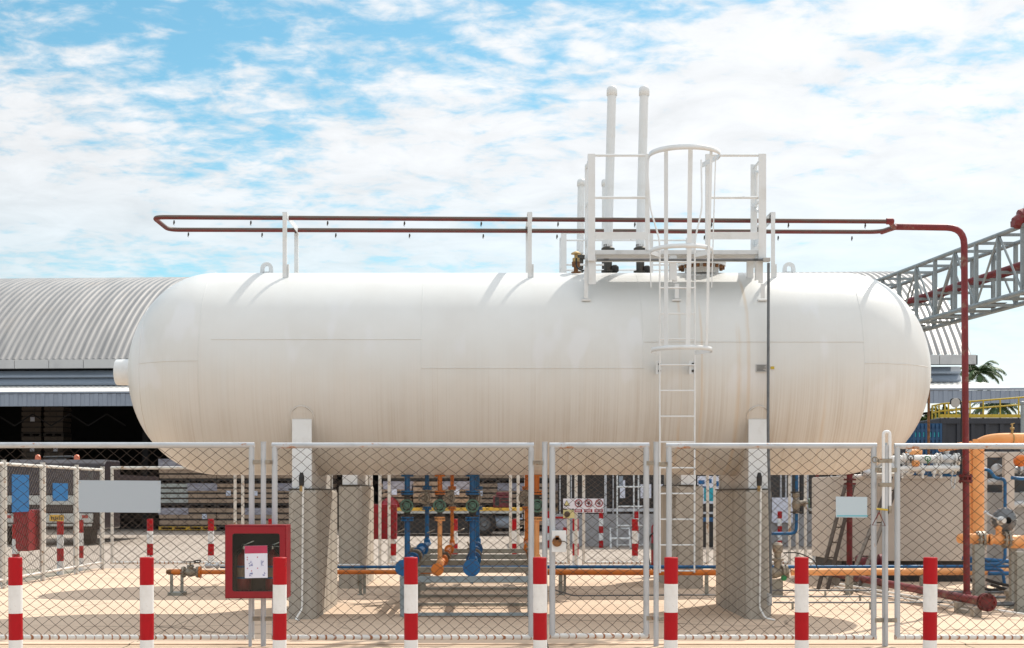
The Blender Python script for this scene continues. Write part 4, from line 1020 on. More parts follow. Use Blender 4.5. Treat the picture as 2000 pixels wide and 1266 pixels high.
b = MB(); b.tube([(X(432, YO-.25), YO+.25, zo+.09), (X(700, YO), YO+.25, zo+.09)], .02, 8); b.lathe((X(395, YO), YO+.2, zo+.085), (1, 0, 0), [(.02, 0), (.045, .02), (.045, .08), (.02, .10), (.02, .16), (.05, .17), (.05, .2), (.02, .22), (.02, .32), (.04, .34), (.04, .40), (.02, .42)], 12); b.build('bypass', 'galv_clean', t)
b = MB(); b.lathe((X(700, YO), YO-.05, zo-.03), (0, 0, -1), [(.012, 0), (.012, .09), (.022, .09), (.022, .13), (.012, .13), (.012, .17)], 8); b.bar((X(697, YO), YO-.07, zo-.14), (X(712, YO), YO-.07, zo-.14), .012, .012); b.bar((X(714, YO), YO-.07, zo-.02), (X(714, YO), YO-.07, zo-.13), .018, .018); b.build('drain', 'valve_body', t)
t = thing('blue_line', 'thin blue pipe lying just above the long orange pipe', 'pipe', (0, 21.8, .4)); YB = 21.75; zbl = Z(1107.5, YB)
b = MB(); b.tube([(X(430, YB), YB, zbl), (X(785, YB), YB, zbl)], .022, 10); b.tube([(X(785, YB), YB, zbl), (X(1050, YB), YB, zbl)], .022, 10); b.tube([(X(1050, YB), YB, zbl), (X(1545, YB), YB, zbl)], .026, 10); b.tube([(X(1545, YB), YB, zbl), (X(1985, YB), YB, zbl+.01)], .024, 10); b.build('pipe', 'blue_pipe', t)
for px in (704, 1095, 1655, 1800):
    b = MB(); xx = X(px+8, YB); b.box((xx-.02, YB-.02, 0), (xx+.02, YB+.02, zbl-.02)); b.build('support_leg', 'rack_grey', t)
# strainer pump at the right end of the middle run
t = thing('strainer_valve', 'dusty grey angled strainer with a green knob beside the right pier', 'valve', (X(1520, 21.4), 21.4, 0)); y = 21.35
b = MB(); b.lathe(P(1539, 1116, y), (-1, 0, -.12), [(.03, 0), (.10, 0), (.10, .03), (.085, .03), (.085, .05), (.10, .05), (.10, .08), (.06, .09), (.075, .16), (.085, .22), (.06, .30), (.0001, .33)], 20); b.build('body', 'valve_body', t)
b = MB(); b.lathe(P(1519, 1112, y), (0, 0, 1), [(.05, 0), (.06, .12), (.09, .13), (.09, .16), (.05, .17), (.055, .24), (.075, .26), (.08, .36), (.05, .40), (.0001, .40)], 16); b.build('bonnet', 'valve_body', t)
b = MB(); b.lathe(P(1530, 1129, y-.1), (0, -1, 0), [(.0001, 0), (.02, 0), (.042, .02), (.042, .05), (.0001, .055)], 12); b.build('knob', 'green_bright', t)
b = MB(); b.box((X(1508, y), y-.05, 0), (X(1528, y), y+.05, zo-.10)); b.build('stand', 'rack_grey', t)
b = MB(); b.tube([P(1530, 1080, y), P(1560, 1079, y), P(1590, 1094, y), P(1598, 1112, y)], .009, 6, bend=.15); b.build('hose', 'rubber', t)
# blue sample pipe under the right end of the rear tank
t = thing('sample_pipe', 'blue elbow pipe with a dusty valve right of the right pier', 'pipe', (X(1555, 24.1), 24.1, 0)); y = 24.1
b = MB(); b.tube([P(1556, 905, y), P(1556, 960, y)], .028, 12); b.tube([P(1556, 1003, y), P(1555, 1042, y), P(1505, 1042.5, y), P(1450, 1042.5, y)], .028, 12, bend=.10); b.build('pipe', 'blue_pipe', t)
for py in (963, 1002): b = MB(); b.lathe(P(1555, py, y), (0, 0, 1), [(.02, 0), (.095, 0), (.095, .025), (.02, .025)], 18); b.build('flange', 'valve_dark', t)
b = MB(); b.lathe(P(1555, 1001, y), (0, 0, 1), [(.045, 0), (.065, .08), (.075, .15), (.06, .2), (.04, .25), (.06, .27), (.06, .32)], 16); b.lathe(P(1557, 983, y), (1, -.2, 0), [(.045, 0), (.045, .10), (.06, .10), (.06, .14), (.02, .14), (.02, .19)], 12); vb = b.build('valve', 'valve_body', t)
b = MB(); b.torus(P(1580, 983, y-.05), (1, -.2, 0), .07, .012); b.build('hand_wheel', 'valve_green', vb)
# small ground conduits
t = thing('ground_conduit', 'thin grey conduits on little blocks crossing the concrete right of the right pier', 'conduit', (5, 19.5, 0))
b = MB(); b.tube([P(1510, 1191, 18.8).to_tuple()[:2]+(.09,), (X(2020, 18.8), 18.8, .09)], .011, 6); b.tube([(X(1500, 21.0), 21.0, .1), (X(1720, 21), 21.0, .1)], .012, 6); b.tube([(X(1500, 20.3), 20.3, .06), (X(1760, 20.3), 20.3, .06)], .010, 6); b.tube([(X(1080, 21.2), 21.2, .10), (X(1120, 20.6), 20.6, .05), (X(1300, 20.6), 20.6, .06), (X(1400, 20.6), 20.6, .06)], .010, 6, bend=.1); b.build('tube', 'conduit_grey', t)
b = MB()
for px, yy in ((1548, 18.8), (1700, 18.8), (1612, 21.0), (1680, 20.3)): b = MB(); b.box((X(px, yy)-.012, yy-.02, 0), (X(px, yy)+.012, yy+.02, .085)); b.build('support_leg', 'rack_grey', t)
t = thing('pale_conduit', 'pale bent conduit running beside the dark red fire main', 'conduit', (6, 18.5, 0))
b = MB(); b.tube([(X(1640, 22.5), 22.5, .10), (X(1905, 17.9), 17.9, .10), (X(2080, 16.6), 16.6, .05)], .016, 8, bend=.2); b.tube([(X(1630, 22.5), 22.5, .06), (X(1890, 18.0), 18.0, .06)], .012, 8); b.build('tube', 'white_pipe', t)
b = MB(); b.box((X(1905, 17.7)-.05, 17.6, 0), (X(1905, 17.7)+.05, 17.75, .10)); b.build('block', 'concrete_pier', t, bevel=.01)
b = MB(); b.box((X(1785, 19.9)-.05, 19.85, 0), (X(1785, 19.9)+.05, 19.95, .09)); b.build('block', 'concrete_pier', t, bevel=.01)
# ---------------------------------------------------------------- equipment at the right
t = thing('equipment_container', 'beige equipment container on a dark skid behind the red riser', 'container', (6.9, 25.5, 0))
yc_ = 24.6; xa, xb = X(1641, yc_), X(1905, yc_); za, zb_ = .36, Z(930, yc_)
b = MB(); b.box((xa, yc_, za), (xb, yc_+2.2, zb_)); b.build('body', 'beige_panel', t, bevel=.012)
b = MB(); b.box((X(1722, yc_)-.006, yc_-.004, za+.02), (X(1722, yc_)+.006, yc_-.0005, zb_-.02)); b.box((xa-.005, yc_-.012, zb_-.05), (xb+.005, yc_-.0005, zb_+.01)); b.build('panel_joint', 'beige_panel', t)
b = MB(); b.box((xa+.05, yc_+.1, 0), (xb-.05, yc_+2.1, za-.001)); b.build('skid', 'black', t)
def ladder(p0, p1, sep, label, y):
    t = thing('leaning_ladder', label, 'ladder', p0, 'brown ladders leaning by the container'); p0, p1 = Vector(p0), Vector(p1); s = Vector((sep, 0, 0))
    for k in (0, 1): b = MB(); b.bar(p0+s*k, p1+s*k*.9, .055, .035); b.build('stringer', 'stair_brown', t)
    n = 7
    for k in range(1, n): q = p0.lerp(p1, k/n); b = MB(); b.bar(q+s*.1, q+s*.95, .02, .02); b.build('rung', 'stair_brown', t)
ladder((X(1598, 22.8), 22.8, .0), P(1652, 945, 24.3), .15, 'left brown ladder leaning up beside the beige container', 22.8)
ladder((X(1652, 22.0), 22.0, .0), P(1742, 928, 24.3), .17, 'right brown ladder leaning across the beige container', 22.8)
# white valve manifold above the container
t = thing('valve_skid', 'white pipes with flanged valves lying along the top of the beige container', 'pipe', (6.9, 24.2, 1.9)); y = 24.2
b = MB(); b.tube([P(1690, 905, y), P(1755, 897, y), P(1872, 897, y)], .072, 14, bend=.2); b.tube([P(1700, 920, y-.1), P(1790, 915, y-.1), P(1873, 915, y-.1)], .05, 12, bend=.2); b.tube([P(1668, 931, y), P(1755, 927, y), P(1783, 925, y), P(1783, 912, y)], .035, 10, bend=.08); b.tube([P(1683, 912, y+.2), P(1685, 932, y+.2)], .03, 8); b.build('pipe', 'white_pipe', t)
b = MB()
for px, py in ((1768, 897), (1833, 897), (1868, 897), (1796, 915), (1830, 915), (1861, 915)):
    for q in (-.04, .015): b.lathe(P(px, py, y)+Vector((q, 0, 0)), (1, 0, 0), [(.03, 0), (.105, 0), (.105, .026), (.03, .026)], 16)
b.build('flange', 'white_pipe', t)
b = MB()
for px, py in ((1850, 897), (1846, 915), (1765, 920), (1710, 905), (1735, 912), (1696, 924)): slathe(b, P(px, py, y-.05)-Vector((.10, 0, 0)), (1, 0, 0), [(.05, 0), (.085, .05), (.09, .1), (.085, .15), (.05, .2)], 12); b.lathe(P(px, py, y-.05), (0, 0, 1), [(.03, 0), (.03, .12), (.045, .12), (.045, .15), (.0001, .15)], 8)
b.build('valve', 'galv_clean', t)
b = MB(); b.box(P(1815, 931, y), P(1824, 910, y+.1)); b.box(P(1840, 931, y+.05), P(1866, 922, y+.1)); b.build('blue_bracket', 'blue_sign', t)
b = MB(); b.lathe(P(1783, 905, y-.15), (1, .2, 0), [(.0001, 0), (.05, 0), (.05, .1), (.0001, .1)], 12); b.build('orange_cap', 'orange_light', t); b = MB(); b.tube([P(1770, 883, y+.3), P(1800, 884, y+.3)], .05, 10); b.build('orange_stub', 'orange_light', t)
for px, py, m_, rr in ((1779, 903, 'valve_dark', .05), (1812, 905, 'green_bright', .045), (1736, 899, 'white_pipe', .06), (1878, 905, 'valve_dark', .05)): b = MB(); b.torus(P(px, py-9, y-.25), (0, -1, .4), rr, .009, 16, 6); b.tube([P(px, py, y-.1), P(px, py-9, y-.25)], .012, 6); b.build('hand_wheel', m_, t)
for px in (1762, 1802, 1824, 1838): b = MB(); b.tube([P(px, 912, y-.12), P(px, 934, y-.12)], .022, 8); b.lathe(P(px, 925, y-.12), (0, 0, 1), [(.04, 0), (.04, .05)], 10); b.build('drain_pipe', 'white_pipe', t)
for px, py in ((1775, 878), (1846, 880)): b = MB(); b.lathe(P(px, py, y), (0, -1, 0), [(.0001, -.02), (.05, -.02), (.05, .02), (.0001, .02)], 16); b.tube([P(px, py, y), P(px, 894, y)], .012, 6); b.build('gauge', 'steel', t)
b = MB(); b.tube([P(1862, 918, y-.2), P(1857, 945, y-.2), P(1863, 958, y-.2), P(1866, 935, y-.2)], .012, 6, bend=.08); b.build('hose', 'galv_clean', t)
for px in (1700, 1790, 1868):
    b = MB(); b.box((X(px, y)-.02, y+.38, zb_+.011), (X(px, y)+.02, y+.46, Z(905, y))); b.box((X(px, y)-.02, y-.02, Z(905, y)-.02), (X(px, y)+.02, y+.46, Z(905, y)-.0)); b.build('support_leg', 'white_pipe', t)
t = thing('ground_pipes', 'tangle of low blue, black and grey pipes on the ground behind the thick orange riser', 'pipes', (X(1930, 20.9), 20.9, 0))
b = MB()
for k, (px0, px1, py, yy, r) in enumerate(((1888, 1975, 1096, 21.3, .03), (1895, 1958, 1112, 21.0, .026), (1930, 2040, 1120, 20.8, .03))): b = MB(); b.tube([P(px0, py, yy), P(px1, py, yy), P(px1+4, py+30, yy)], r, 10, bend=.08); b.build('blue_pipe', 'blue_pipe', t)
for px0, py0, px1, py1, yy in ((1925, 1132, 2010, 1141, 20.4), (1935, 1142, 2010, 1150, 20.0), (1890, 1128, 1960, 1150, 20.7)): b = MB(); b.tube([P(px0, py0, yy), P((px0+px1)/2, max(py0, py1)+4, yy-.1), P(px1, py1, yy)], .022, 8, bend=.4); b.build('hose', 'rubber', t)
for px0, px1, yy in ((1850, 2060, 19.6), (1900, 2060, 18.3), (1840, 1990, 20.6)): b = MB(); b.tube([(X(px0, yy), yy, .10), (X(px1, yy), yy, .10)], .02, 8); b.build('grey_pipe', 'conduit_grey', t)
for px, yy in ((1868, 19.6), (1990, 18.3), (1935, 20.6)): b = MB(); b.box((X(px, yy)-.05, yy-.05, 0), (X(px, yy)+.05, yy+.05, .082)); b.build('block', 'concrete_pier', t, bevel=.006)
t = thing('pump_unit', 'small grey pump and motor on the ground between the two leaning ladders', 'pump', (X(1690, 23.6), 23.6, 0)); y = 23.5
b = MB(); b.lathe(P(1672, 1098, y), (1, 0, .0), [(.0001, 0), (.09, 0), (.11, .02), (.11, .24), (.09, .27), (.05, .28), (.05, .36), (.13, .37), (.14, .46), (.0001, .47)], 18); b.build('motor', 'maroon', t); b = MB(); b.box((X(1670, y), y-.12, 0), (X(1732, y), y+.12, .06)); b.build('base', 'rack_grey', t)
b = MB()
for px in (1678, 1700): b.box((X(px, y)-.03, y-.05, .061), (X(px, y)+.03, y+.05, Z(1103, y)))
b.build('foot', 'rack_grey', t)
# light orange gas pipes
t = thing('orange_gas_pipe', 'thick light orange gas pipe arching over and dropping to the ground at the right edge', 'pipe', (X(1915, 20), 20, 0)); y = 20.0
b = MB(); b.tube([P(1911, 858, y), P(1911, 1180, y)], .078, 20); b.build('riser', 'orange_light', t)
b = MB(); b.tube([P(1838, 877, 23.0), P(1875, 871, 21.6), P(1896, 868, 20.9)], .05, 12); b.tube([P(1893, 884, 20.5), P(1907, 869, 20.2), P(1935, 856, 19.7), P(2120, 857, 19.3)], .073, 18, bend=.28); b.build('arch', 'orange_light', t)
b = MB(); xq = P(1977, 846, 19.6); b.lathe(xq, (0, 0, 1), [(.016, 0), (.016, .05), (.03, .05), (.03, .075), (.013, .08), (.013, .12)], 10); b.bar(xq+Vector((-.02, 0, .12)), xq+Vector((.03, 0, .135)), .012, .012); b.torus(P(1977, 857, 19.6), (1, 0, 0), .077, .008); b.build('vent_cock', 'brass', t)
b = MB(); b.lathe(P(1995, 900, 20.2), (0, -1, 0), [(.0001, -.1), (.08, -.1), (.085, 0), (.06, .05), (.0001, .06)], 20); b.build('end_cap', 'orange_pipe', t)
b = MB(); b.box((X(1911, y)-.11, y-.11, 0), (X(1911, y)+.11, y+.11, .018)); b.build('base_plate', 'rack_grey', t)
b = MB(); b.tube([P(1895, 880, y+.1), P(1897, 1050, y+.1)], .05, 12); b.build('rear_riser', 'orange_light', t)
t = thing('pressure_regulator', 'round dark grey pressure regulator on a horizontal orange pipe at the right edge', 'regulator', P(1950, 1050, 18.9)); y = 18.9
b = MB(); slathe(b, P(1954, 1016, y+.12), (.18, -1, 0), [(.0001, 0), (.09, 0), (.155, .04), (.168, .075), (.168, .11), (.155, .13), (.10, .17), (.06, .19), (.045, .20)], 36); b.build('diaphragm_case', 'conduit_grey', t)
b = MB()
for k in range(16):
    a = 2*PI*k/16; o = P(1954, 1016, y+.12)+Vector((.16*math.cos(a), .0, .16*math.sin(a))); b.lathe(o+Vector((.01, -.07, 0)), (.18, -1, 0), [(.0001, -.02), (.011, -.02), (.011, .06), (.0001, .06)], 6, False)
b.lathe(P(1954, 1017, y-.06), (.25, -1, 0), [(.06, 0), (.06, .02), (.042, .03), (.042, .075), (.034, .085), (.0001, .085)], 16); b.build('spring_cap', 'steel', t)
b = MB(); b.tube([P(1954, 1016, y-.06), P(1944, 1012, y-.08), P(1932, 1006, y-.04), P(1928, 1004, y)], .014, 10, bend=.05); b.lathe(P(1927, 1002, y+.02), (-.8, 0, .5), [(.0001, -.02), (.028, -.02), (.032, .01), (.02, .035), (.0001, .035)], 12); b.build('pilot', 'galv_clean', t)
b = MB(); b.lathe(P(1946, 1054, y), (1, 0, 0), [(.05, -.10), (.075, -.09), (.075, -.06), (.05, -.05), (.065, 0), (.072, .05), (.06, .10), (.05, .13), (.075, .14), (.075, .17)], 16); b.build('valve', 'orange_light', t); b = MB(); b.lathe(P(1951, 1050, y), (0, 0, 1), [(.045, 0), (.04, .10), (.055, .12), (.05, .17)], 12); b.build('valve_neck', 'orange_light', t)
b = MB(); b.tube([P(1876, 1052, y+.2), P(1905, 1052, y+.1), P(1932, 1054, y)], .068, 16); slathe(b, P(1876, 1052, y+.2), (-1, .3, 0), [(.068, 0), (.06, .03), (.035, .05), (.0001, .055)], 16); b.tube([P(1962, 1055, y), P(1978, 1058, y), P(2130, 1060, y-.3)], .088, 18); b.build('pipe', 'orange_light', t)
for px, yy in ((1915, y+.06), (1965, y)):
    b = MB()
    for q in (-.035, .015): b.lathe(P(px, 1054, yy)+Vector((q, 0, 0)), (1, 0, 0), [(.04, 0), (.115, 0), (.115, .028), (.04, .028)], 18)
    for k in range(8): a = 2*PI*k/8; o = P(px, 1054, yy)+Vector((-.06, .093*math.cos(a), .093*math.sin(a))); b.lathe(o, (1, 0, 0), [(.0001, 0), (.013, 0), (.013, .13), (.0001, .13)], 6, False)
    b.build('flange', 'valve_body', t)
b = MB()
for px, yy, w, m0 in ((1911, 18.75, .065, 0), (1978, 19.0, .035, 0), (1997, 18.2, .085, 0)):
    b = MB(); zt_ = Z(1064, yy) if px < 1990 else Z(1078, yy); b.box((X(px, yy)-w, yy-.05, 0), (X(px, yy)+w, yy+.05, zt_)); b.box((X(px, yy)-w-.05, yy-.1, 0), (X(px, yy)+w+.05, yy+.1, .015)); b.build('support_leg', 'rack_grey', t)
b = MB(); b.lathe((X(1972, 19.3), 19.3, 0), (0, 0, 1), [(.09, 0), (.09, .05), (.05, .08), (.05, .16), (.075, .18), (.075, .21), (.03, .24), (.0001, .24)], 14); b.build('drain_valve', 'valve_body', t)
t = thing('blue_gas_pipe', 'bright blue pipe with elbows beside the thick orange riser', 'pipe', P(1965, 1105, 20.4)); y = 20.5
b = MB(); b.tube([P(1893, 917, y), P(1933, 917, y), P(1943, 935, y), P(1963, 935, y), P(1963, 1102, y), P(1900, 1102, y)], .024, 12, bend=.13); b.tube([P(1975, 933, y), P(1990, 935, y), P(2060, 936, y)], .026, 10, bend=.05); b.tube([P(1880, 1090, y+.4), P(1960, 1096, y+.4)], .03, 10); b.tube([P(1985, 1108, y), P(1985, 1085, y)], .035, 10); b.build('pipe', 'blue_pipe', t)
t = thing('meter_cabinet', 'grey and cream cabinet with open bays at the right edge behind the blue pipe', 'cabinet', (X(1975, 22), 22.3, 0)); y = 21.8
b = MB()
for px, w in ((1922, .05), (1972, .075), (2050, .075)): b.box((X(px, y)-w, y, 0), (X(px, y)+w, y+.12, Z(884, y)))
b.box((X(1915, y), y+.13, Z(893, y)), (X(2060, y), y+.22, Z(882, y))); b.build('frame', 'beige_panel', t, bevel=.006)
b = MB(); b.box((X(1928, y), y+.3, .10), (X(2055, y), y+.95, Z(962, y))); b.build('box', 'grey_panel', t, bevel=.01)
b = MB(); b.box((X(1928, y), y+.5, Z(960, y)), (X(2055, y), y+.9, Z(896, y))); b.build('dark_bay', 'dark_grey', t)
b = MB(); b.tube([P(1928, 941, y+.25), P(1958, 941, y+.25)], .05, 12); b.tube([P(1978, 918, y+.25), P(2040, 918, y+.25)], .055, 12); b.tube([P(1978, 988, y+.2), P(1984, 985, y+.2), P(2050, 983, y+.2)], .05, 12, bend=.05); b.lathe(P(1946, 918, y+.3), (0, -1, .2), [(.0001, 0), (.09, 0), (.09, .06), (.06, .09), (.0001, .10)], 18); b.build('grey_pipe', 'galv_clean', t)
b = MB(); b.lathe(P(1990, 918, y+.18), (1, 0, 0), [(.06, 0), (.08, 0), (.08, .02), (.06, .02), (.06, .06), (.08, .06), (.08, .08), (.06, .08)], 14); b.build('flange', 'galv', t)

# ---------------------------------------------------------------- pipe bridge (box truss) coming forward at the right
t = thing('pipe_bridge', 'grey steel truss pipe bridge coming forward high on the right', 'pipe bridge', (9.3, 28, 0))
def bx(Y_): return 8.70+(29.5-Y_)*.124
zt_, zb_ = 1.52+(964-520)*29.5/F, 1.52+(964-630)*29.5/F
W = .74; ya, ye = 36.0, 21.3
TL = lambda Y_, s, z: (bx(Y_)+s*W, Y_, z)
for s in (0, 1):
    for z in (zt_, zb_): b = MB(); b.tube([TL(ya, s, z), TL(ye, s, z)], .046 if z == zb_ else .042, 12); b.build('chord', 'truss_grey', t)
n = 16
for s in (0, 1):
    for k in range(n):
        Y_ = 21.5+k*.885
        v = MB(); v.bar(TL(Y_, s, zb_), TL(Y_, s, zt_), .068, .068, (0, 1, 0)); v.build('upright', 'truss_grey', t)
        if k % 2:
            for q in (1, -1):
                if Y_+q*.885 < ya: v = MB(); v.tube([TL(Y_, s, zt_), TL(Y_+q*.885, s, zb_)], .022, 8); v.build('diagonal', 'truss_grey', t)
for k in range(n):
    Y_ = 21.5+k*.885
    for z in (zt_, zb_, zb_+.48): c = MB(); c.bar(TL(Y_, 0, z), TL(Y_, 1, z), .05, .05); c.build('cross_member', 'truss_grey', t)
    if k % 2 == 0: g = MB(); g.box((bx(Y_)+.10, Y_+.05, zb_+.05), (bx(Y_)+.60, Y_+.80, zb_+.06)); g.build('grating', 'dark_grey', t)
for q, r in ((.20, .062), (.48, .045)): b = MB(); b.tube([(bx(ya)+q, ya, zb_+.55), (bx(ye)+q, ye, zb_+.55)], r, 10); b.build('red_pipe', 'red_pipe', t)
for s in (0, 1): b = MB(); b.bar((bx(21.5)+s*W, 21.5, 0), TL(21.5, s, zb_-.06), .15, .15, (0, 1, 0)); b.build('support_leg', 'truss_grey', t)
b = MB(); o = Vector(TL(25.2, 0, zt_)); b.lathe(o+Vector((.0, -.1, .09)), (.35, 0, .12), [(.03, -.14), (.10, -.12), (.14, 0), (.20, .02), (.20, .12), (.10, .15), (.10, .5)], 12); b.bar(o+Vector((-.14, -.1, .05)), o+Vector((.25, -.1, .07)), .2, .10); b.tube([o+Vector((.12, -.1, .15)), o+Vector((.14, -.1, .40))], .07, 12); b.build('red_nozzle', 'red_pipe', t)

# ---------------------------------------------------------------- the big warehouse
WA = math.radians(3.0)
def wr(x, y, z=0):           # the warehouse stands turned a little
    dx, dy = x, y-60.4
    return (dx*math.cos(WA)+dy*math.sin(WA), 60.4-dx*math.sin(WA)+dy*math.cos(WA), z)
WH = thing('warehouse', 'long warehouse with a ribbed barrel roof and a lean-to canopy behind the tank', 'warehouse', wr(0, 60.4))
xl_, xr_ = -46.0, 19.75; ze, rise, half = 7.25, 5.25, 13.2
RR = (half*half+rise*rise)/(2*rise); am = math.asin(half/RR); yr0 = 60.4+half
def roof_pt(x, a, dz): return wr(x, yr0-(RR+dz)*math.sin(a), ze+rise-RR+(RR+dz)*math.cos(a))
b = MB(); NA = 26; prof = [(0, 0), (.10, 0), (.14, .036), (.20, .046), (.26, .036), (.30, 0)]; xs = []; pitch = .29
k = 0
while xl_+k*pitch < xr_:
    for u, h in prof[:-1]: xs.append((xl_+k*pitch+u*pitch/.30*.999, h))
    k += 1
xs.append((xl_+k*pitch, 0)); nX = len(xs)
for j in range(NA+1):
    a = am-2*am*j/NA
    for x, h in xs: b.v.append(roof_pt(x, a, h))
for j in range(NA):
    for i in range(nX-1): q = j*nX+i; b.face((q, q+1, q+nX+1, q+nX), True)
b.build('roof', 'roof_sheet', WH)
def wbox(b, x0, x1, y0, y1, z0, z1):
    i = len(b.v); b.v += [wr(x, y, z) for z in (z0, z1) for y in (y0, y1) for x in (x0, x1)]
    for q in ((0, 2, 3, 1), (4, 5, 7, 6), (0, 1, 5, 4), (2, 6, 7, 3), (0, 4, 6, 2), (1, 3, 7, 5)): b.face([i+e for e in q])
xe = xs[-1][0]
b = MB()
x = xl_
while x < xe-.5: wbox(b, x+.012, min(x+1.5, xe+.25)-.012, 60.25, 60.33, 6.87, 7.25); x += 1.5
b.build('gutter_fascia', 'fascia', WH)
b = MB(); wbox(b, xl_, xe+.24, 60.331, 60.45, 6.85, 7.24); b.build('gutter_back', 'dark_grey', WH)
b = MB()
for z0, z1, y in ((6.50, 6.80, 60.66), (6.16, 6.47, 60.64)):
    i = len(b.v); b.v += [wr(xl_, y, z1), wr(xe-.4, y, z1), wr(xe-.4, y-.20, z0+.08), wr(xl_, y-.20, z0+.08), wr(xl_, y-.16, z0), wr(xe-.4, y-.16, z0)]
    b.face((i, i+1, i+2, i+3)); b.face((i+3, i+2, i+5, i+4))
b.build('louvre', 'louvre', WH)
b = MB(); wbox(b, xl_, xe-.4, 60.70, 60.80, 5.3, 6.8); b.build('clerestory_wall', 'louvre', WH)
# canopy: sloping sheet roof, corrugated fascia
b = MB(); p_ = .25; x = xl_; k = 0
pts = []
while x < xe+.75: pts.append((x, .03 if k % 2 else 0)); x += p_/2; k += 1
for x, h in pts: b.v += [wr(x, 56.0, 5.48+h), wr(x, 60.6, 6.12+h)]
for i in range(len(pts)-1): b.face((2*i, 2*i+2, 2*i+3, 2*i+1))
cz = b.build('canopy_roof', 'canopy_top', WH)
b = MB(); x = xl_; k = 0; pts = []
while x < xe+.8: pts.append((x, [0, 0, .03, .03][k % 4])); x += [.16, .02, .16, .02][k % 4]; k += 1
for x, h in pts: b.v += [wr(x, 55.94-h, 4.98), wr(x, 55.94-h, 5.47)]
for i in range(len(pts)-1): b.face((2*i, 2*i+2, 2*i+3, 2*i+1))
b.build('canopy_fascia', 'canopy_blue', WH)
b = MB(); wbox(b, xl_, xe+.8, 55.90, 56.06, 5.49, 5.56); b.build('canopy_gutter', 'canopy_blue', WH)
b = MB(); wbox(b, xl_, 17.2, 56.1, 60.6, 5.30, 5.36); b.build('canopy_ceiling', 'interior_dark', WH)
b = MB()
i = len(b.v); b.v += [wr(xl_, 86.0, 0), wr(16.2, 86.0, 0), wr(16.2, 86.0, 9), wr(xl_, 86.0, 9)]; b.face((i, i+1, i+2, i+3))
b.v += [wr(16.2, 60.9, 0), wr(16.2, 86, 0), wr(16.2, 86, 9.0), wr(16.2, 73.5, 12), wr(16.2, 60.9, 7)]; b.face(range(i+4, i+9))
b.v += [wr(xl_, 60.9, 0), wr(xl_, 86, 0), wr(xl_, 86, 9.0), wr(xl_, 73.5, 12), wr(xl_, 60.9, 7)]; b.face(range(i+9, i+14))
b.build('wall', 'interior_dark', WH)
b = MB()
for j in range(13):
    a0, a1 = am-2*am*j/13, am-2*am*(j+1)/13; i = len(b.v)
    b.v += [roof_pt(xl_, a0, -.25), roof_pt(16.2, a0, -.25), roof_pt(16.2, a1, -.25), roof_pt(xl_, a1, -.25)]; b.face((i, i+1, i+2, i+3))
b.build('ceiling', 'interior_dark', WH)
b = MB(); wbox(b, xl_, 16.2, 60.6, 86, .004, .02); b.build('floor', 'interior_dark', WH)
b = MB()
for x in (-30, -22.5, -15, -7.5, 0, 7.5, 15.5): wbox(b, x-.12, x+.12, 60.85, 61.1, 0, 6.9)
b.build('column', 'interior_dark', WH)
b = MB()
for x in (-28, -22):
    for q in range(8): p, r_ = wr(x+q*.8, 60.0, 4.4+.5*(q % 2)), wr(x+q*.8+.8, 60.0, 4.4+.5*((q+1) % 2)); b.bar(p, r_, .05, .05)
b.build('roof_truss', 'interior_dark', WH)
b = MB()
for z0, dx in ((4.75, 1.7), (4.1, .9)): b.tube([wr(17.2, 60.5, z0), wr(17.2+dx, 58.0, z0+.15), wr(17.2+dx, 58.0, 5.35)], .05, 8, bend=.2)
b.build('canopy_strut', 'black', WH)

# ---------------------------------------------------------------- pallet loads in the warehouse
def load(x, y, z, w, h, layers, m, label, wrapped=False, yellow=False, group='pallet loads stacked in the warehouse', d=1.1):
    t = thing('pallet_load', label, 'pallet load', wr(x, y, z), group)
    L0 = .14
    b = MB()
    for q in (-.5, 0, .5): wbox(b, x+q*(w-.12)-.05, x+q*(w-.12)+.05, y-d/2, y+d/2, z+.022, z+L0-.03)
    wbox(b, x-w/2, x+w/2, y-d/2, y+d/2, z+L0-.028, z+L0); wbox(b, x-w/2, x+w/2, y-d/2, y+d/2, z, z+.02); b.build('pallet', 'pallet_yellow' if yellow else 'pallet', t)
    lh = (h-L0-.004)/layers; b = MB(); g = MB(); rnd = random.Random(int(x*31+z*17))
    for k in range(layers):
        j = rnd.uniform(-.02, .02); n = 3
        for q in range(n):
            xa_ = x-w/2+.02+(w-.04)*q/n; jj = rnd.uniform(-.012, .012)
            wbox(b, xa_+.006+j, xa_+(w-.04)/n-.006+j, y-d/2+.02+jj, y+d/2-.02, z+L0+.003+k*lh+lh*.30, z+L0+(k+1)*lh-.004)
        wbox(g, x-w/2+.06, x+w/2-.06, y-d/2+.07, y+d/2-.05, z+L0+.003+k*lh, z+L0+k*lh+lh*.295)
    b.build('cartons', m, t)
    g.build('tray_gaps', 'pallet', t)
    if wrapped: b = MB(); wbox(b, x-w/2+.0, x+w/2-.0, y-d/2-.005, y+d/2, z+h*.70, z+h+.005); b.build('shrink_wrap', 'wrap', t)
    b = MB(); q = rnd.uniform(-.2, .3); wbox(b, x+q-.10, x+q+.10, y-d/2-.012, y-d/2-.006, z+h*.5, z+h*.5+.20)
    if rnd.random() < .6: b.build('paper_label', 'paper', t)
    return t
YW = 58.6
cols = [(345, 'first'), (402, 'second'), (459, 'third'), (516, 'fourth'), (573, 'fifth'), (630, 'sixth'), (780, 'seventh'), (838, 'eighth'), (895, 'ninth'), (952, 'tenth'), (1010, 'eleventh'), (1068, 'twelfth')]
tiers = [(0, .90, 3, 'bottom'), (.905, 1.0, 4, 'middle'), (1.91, 1.0, 4, 'top')]
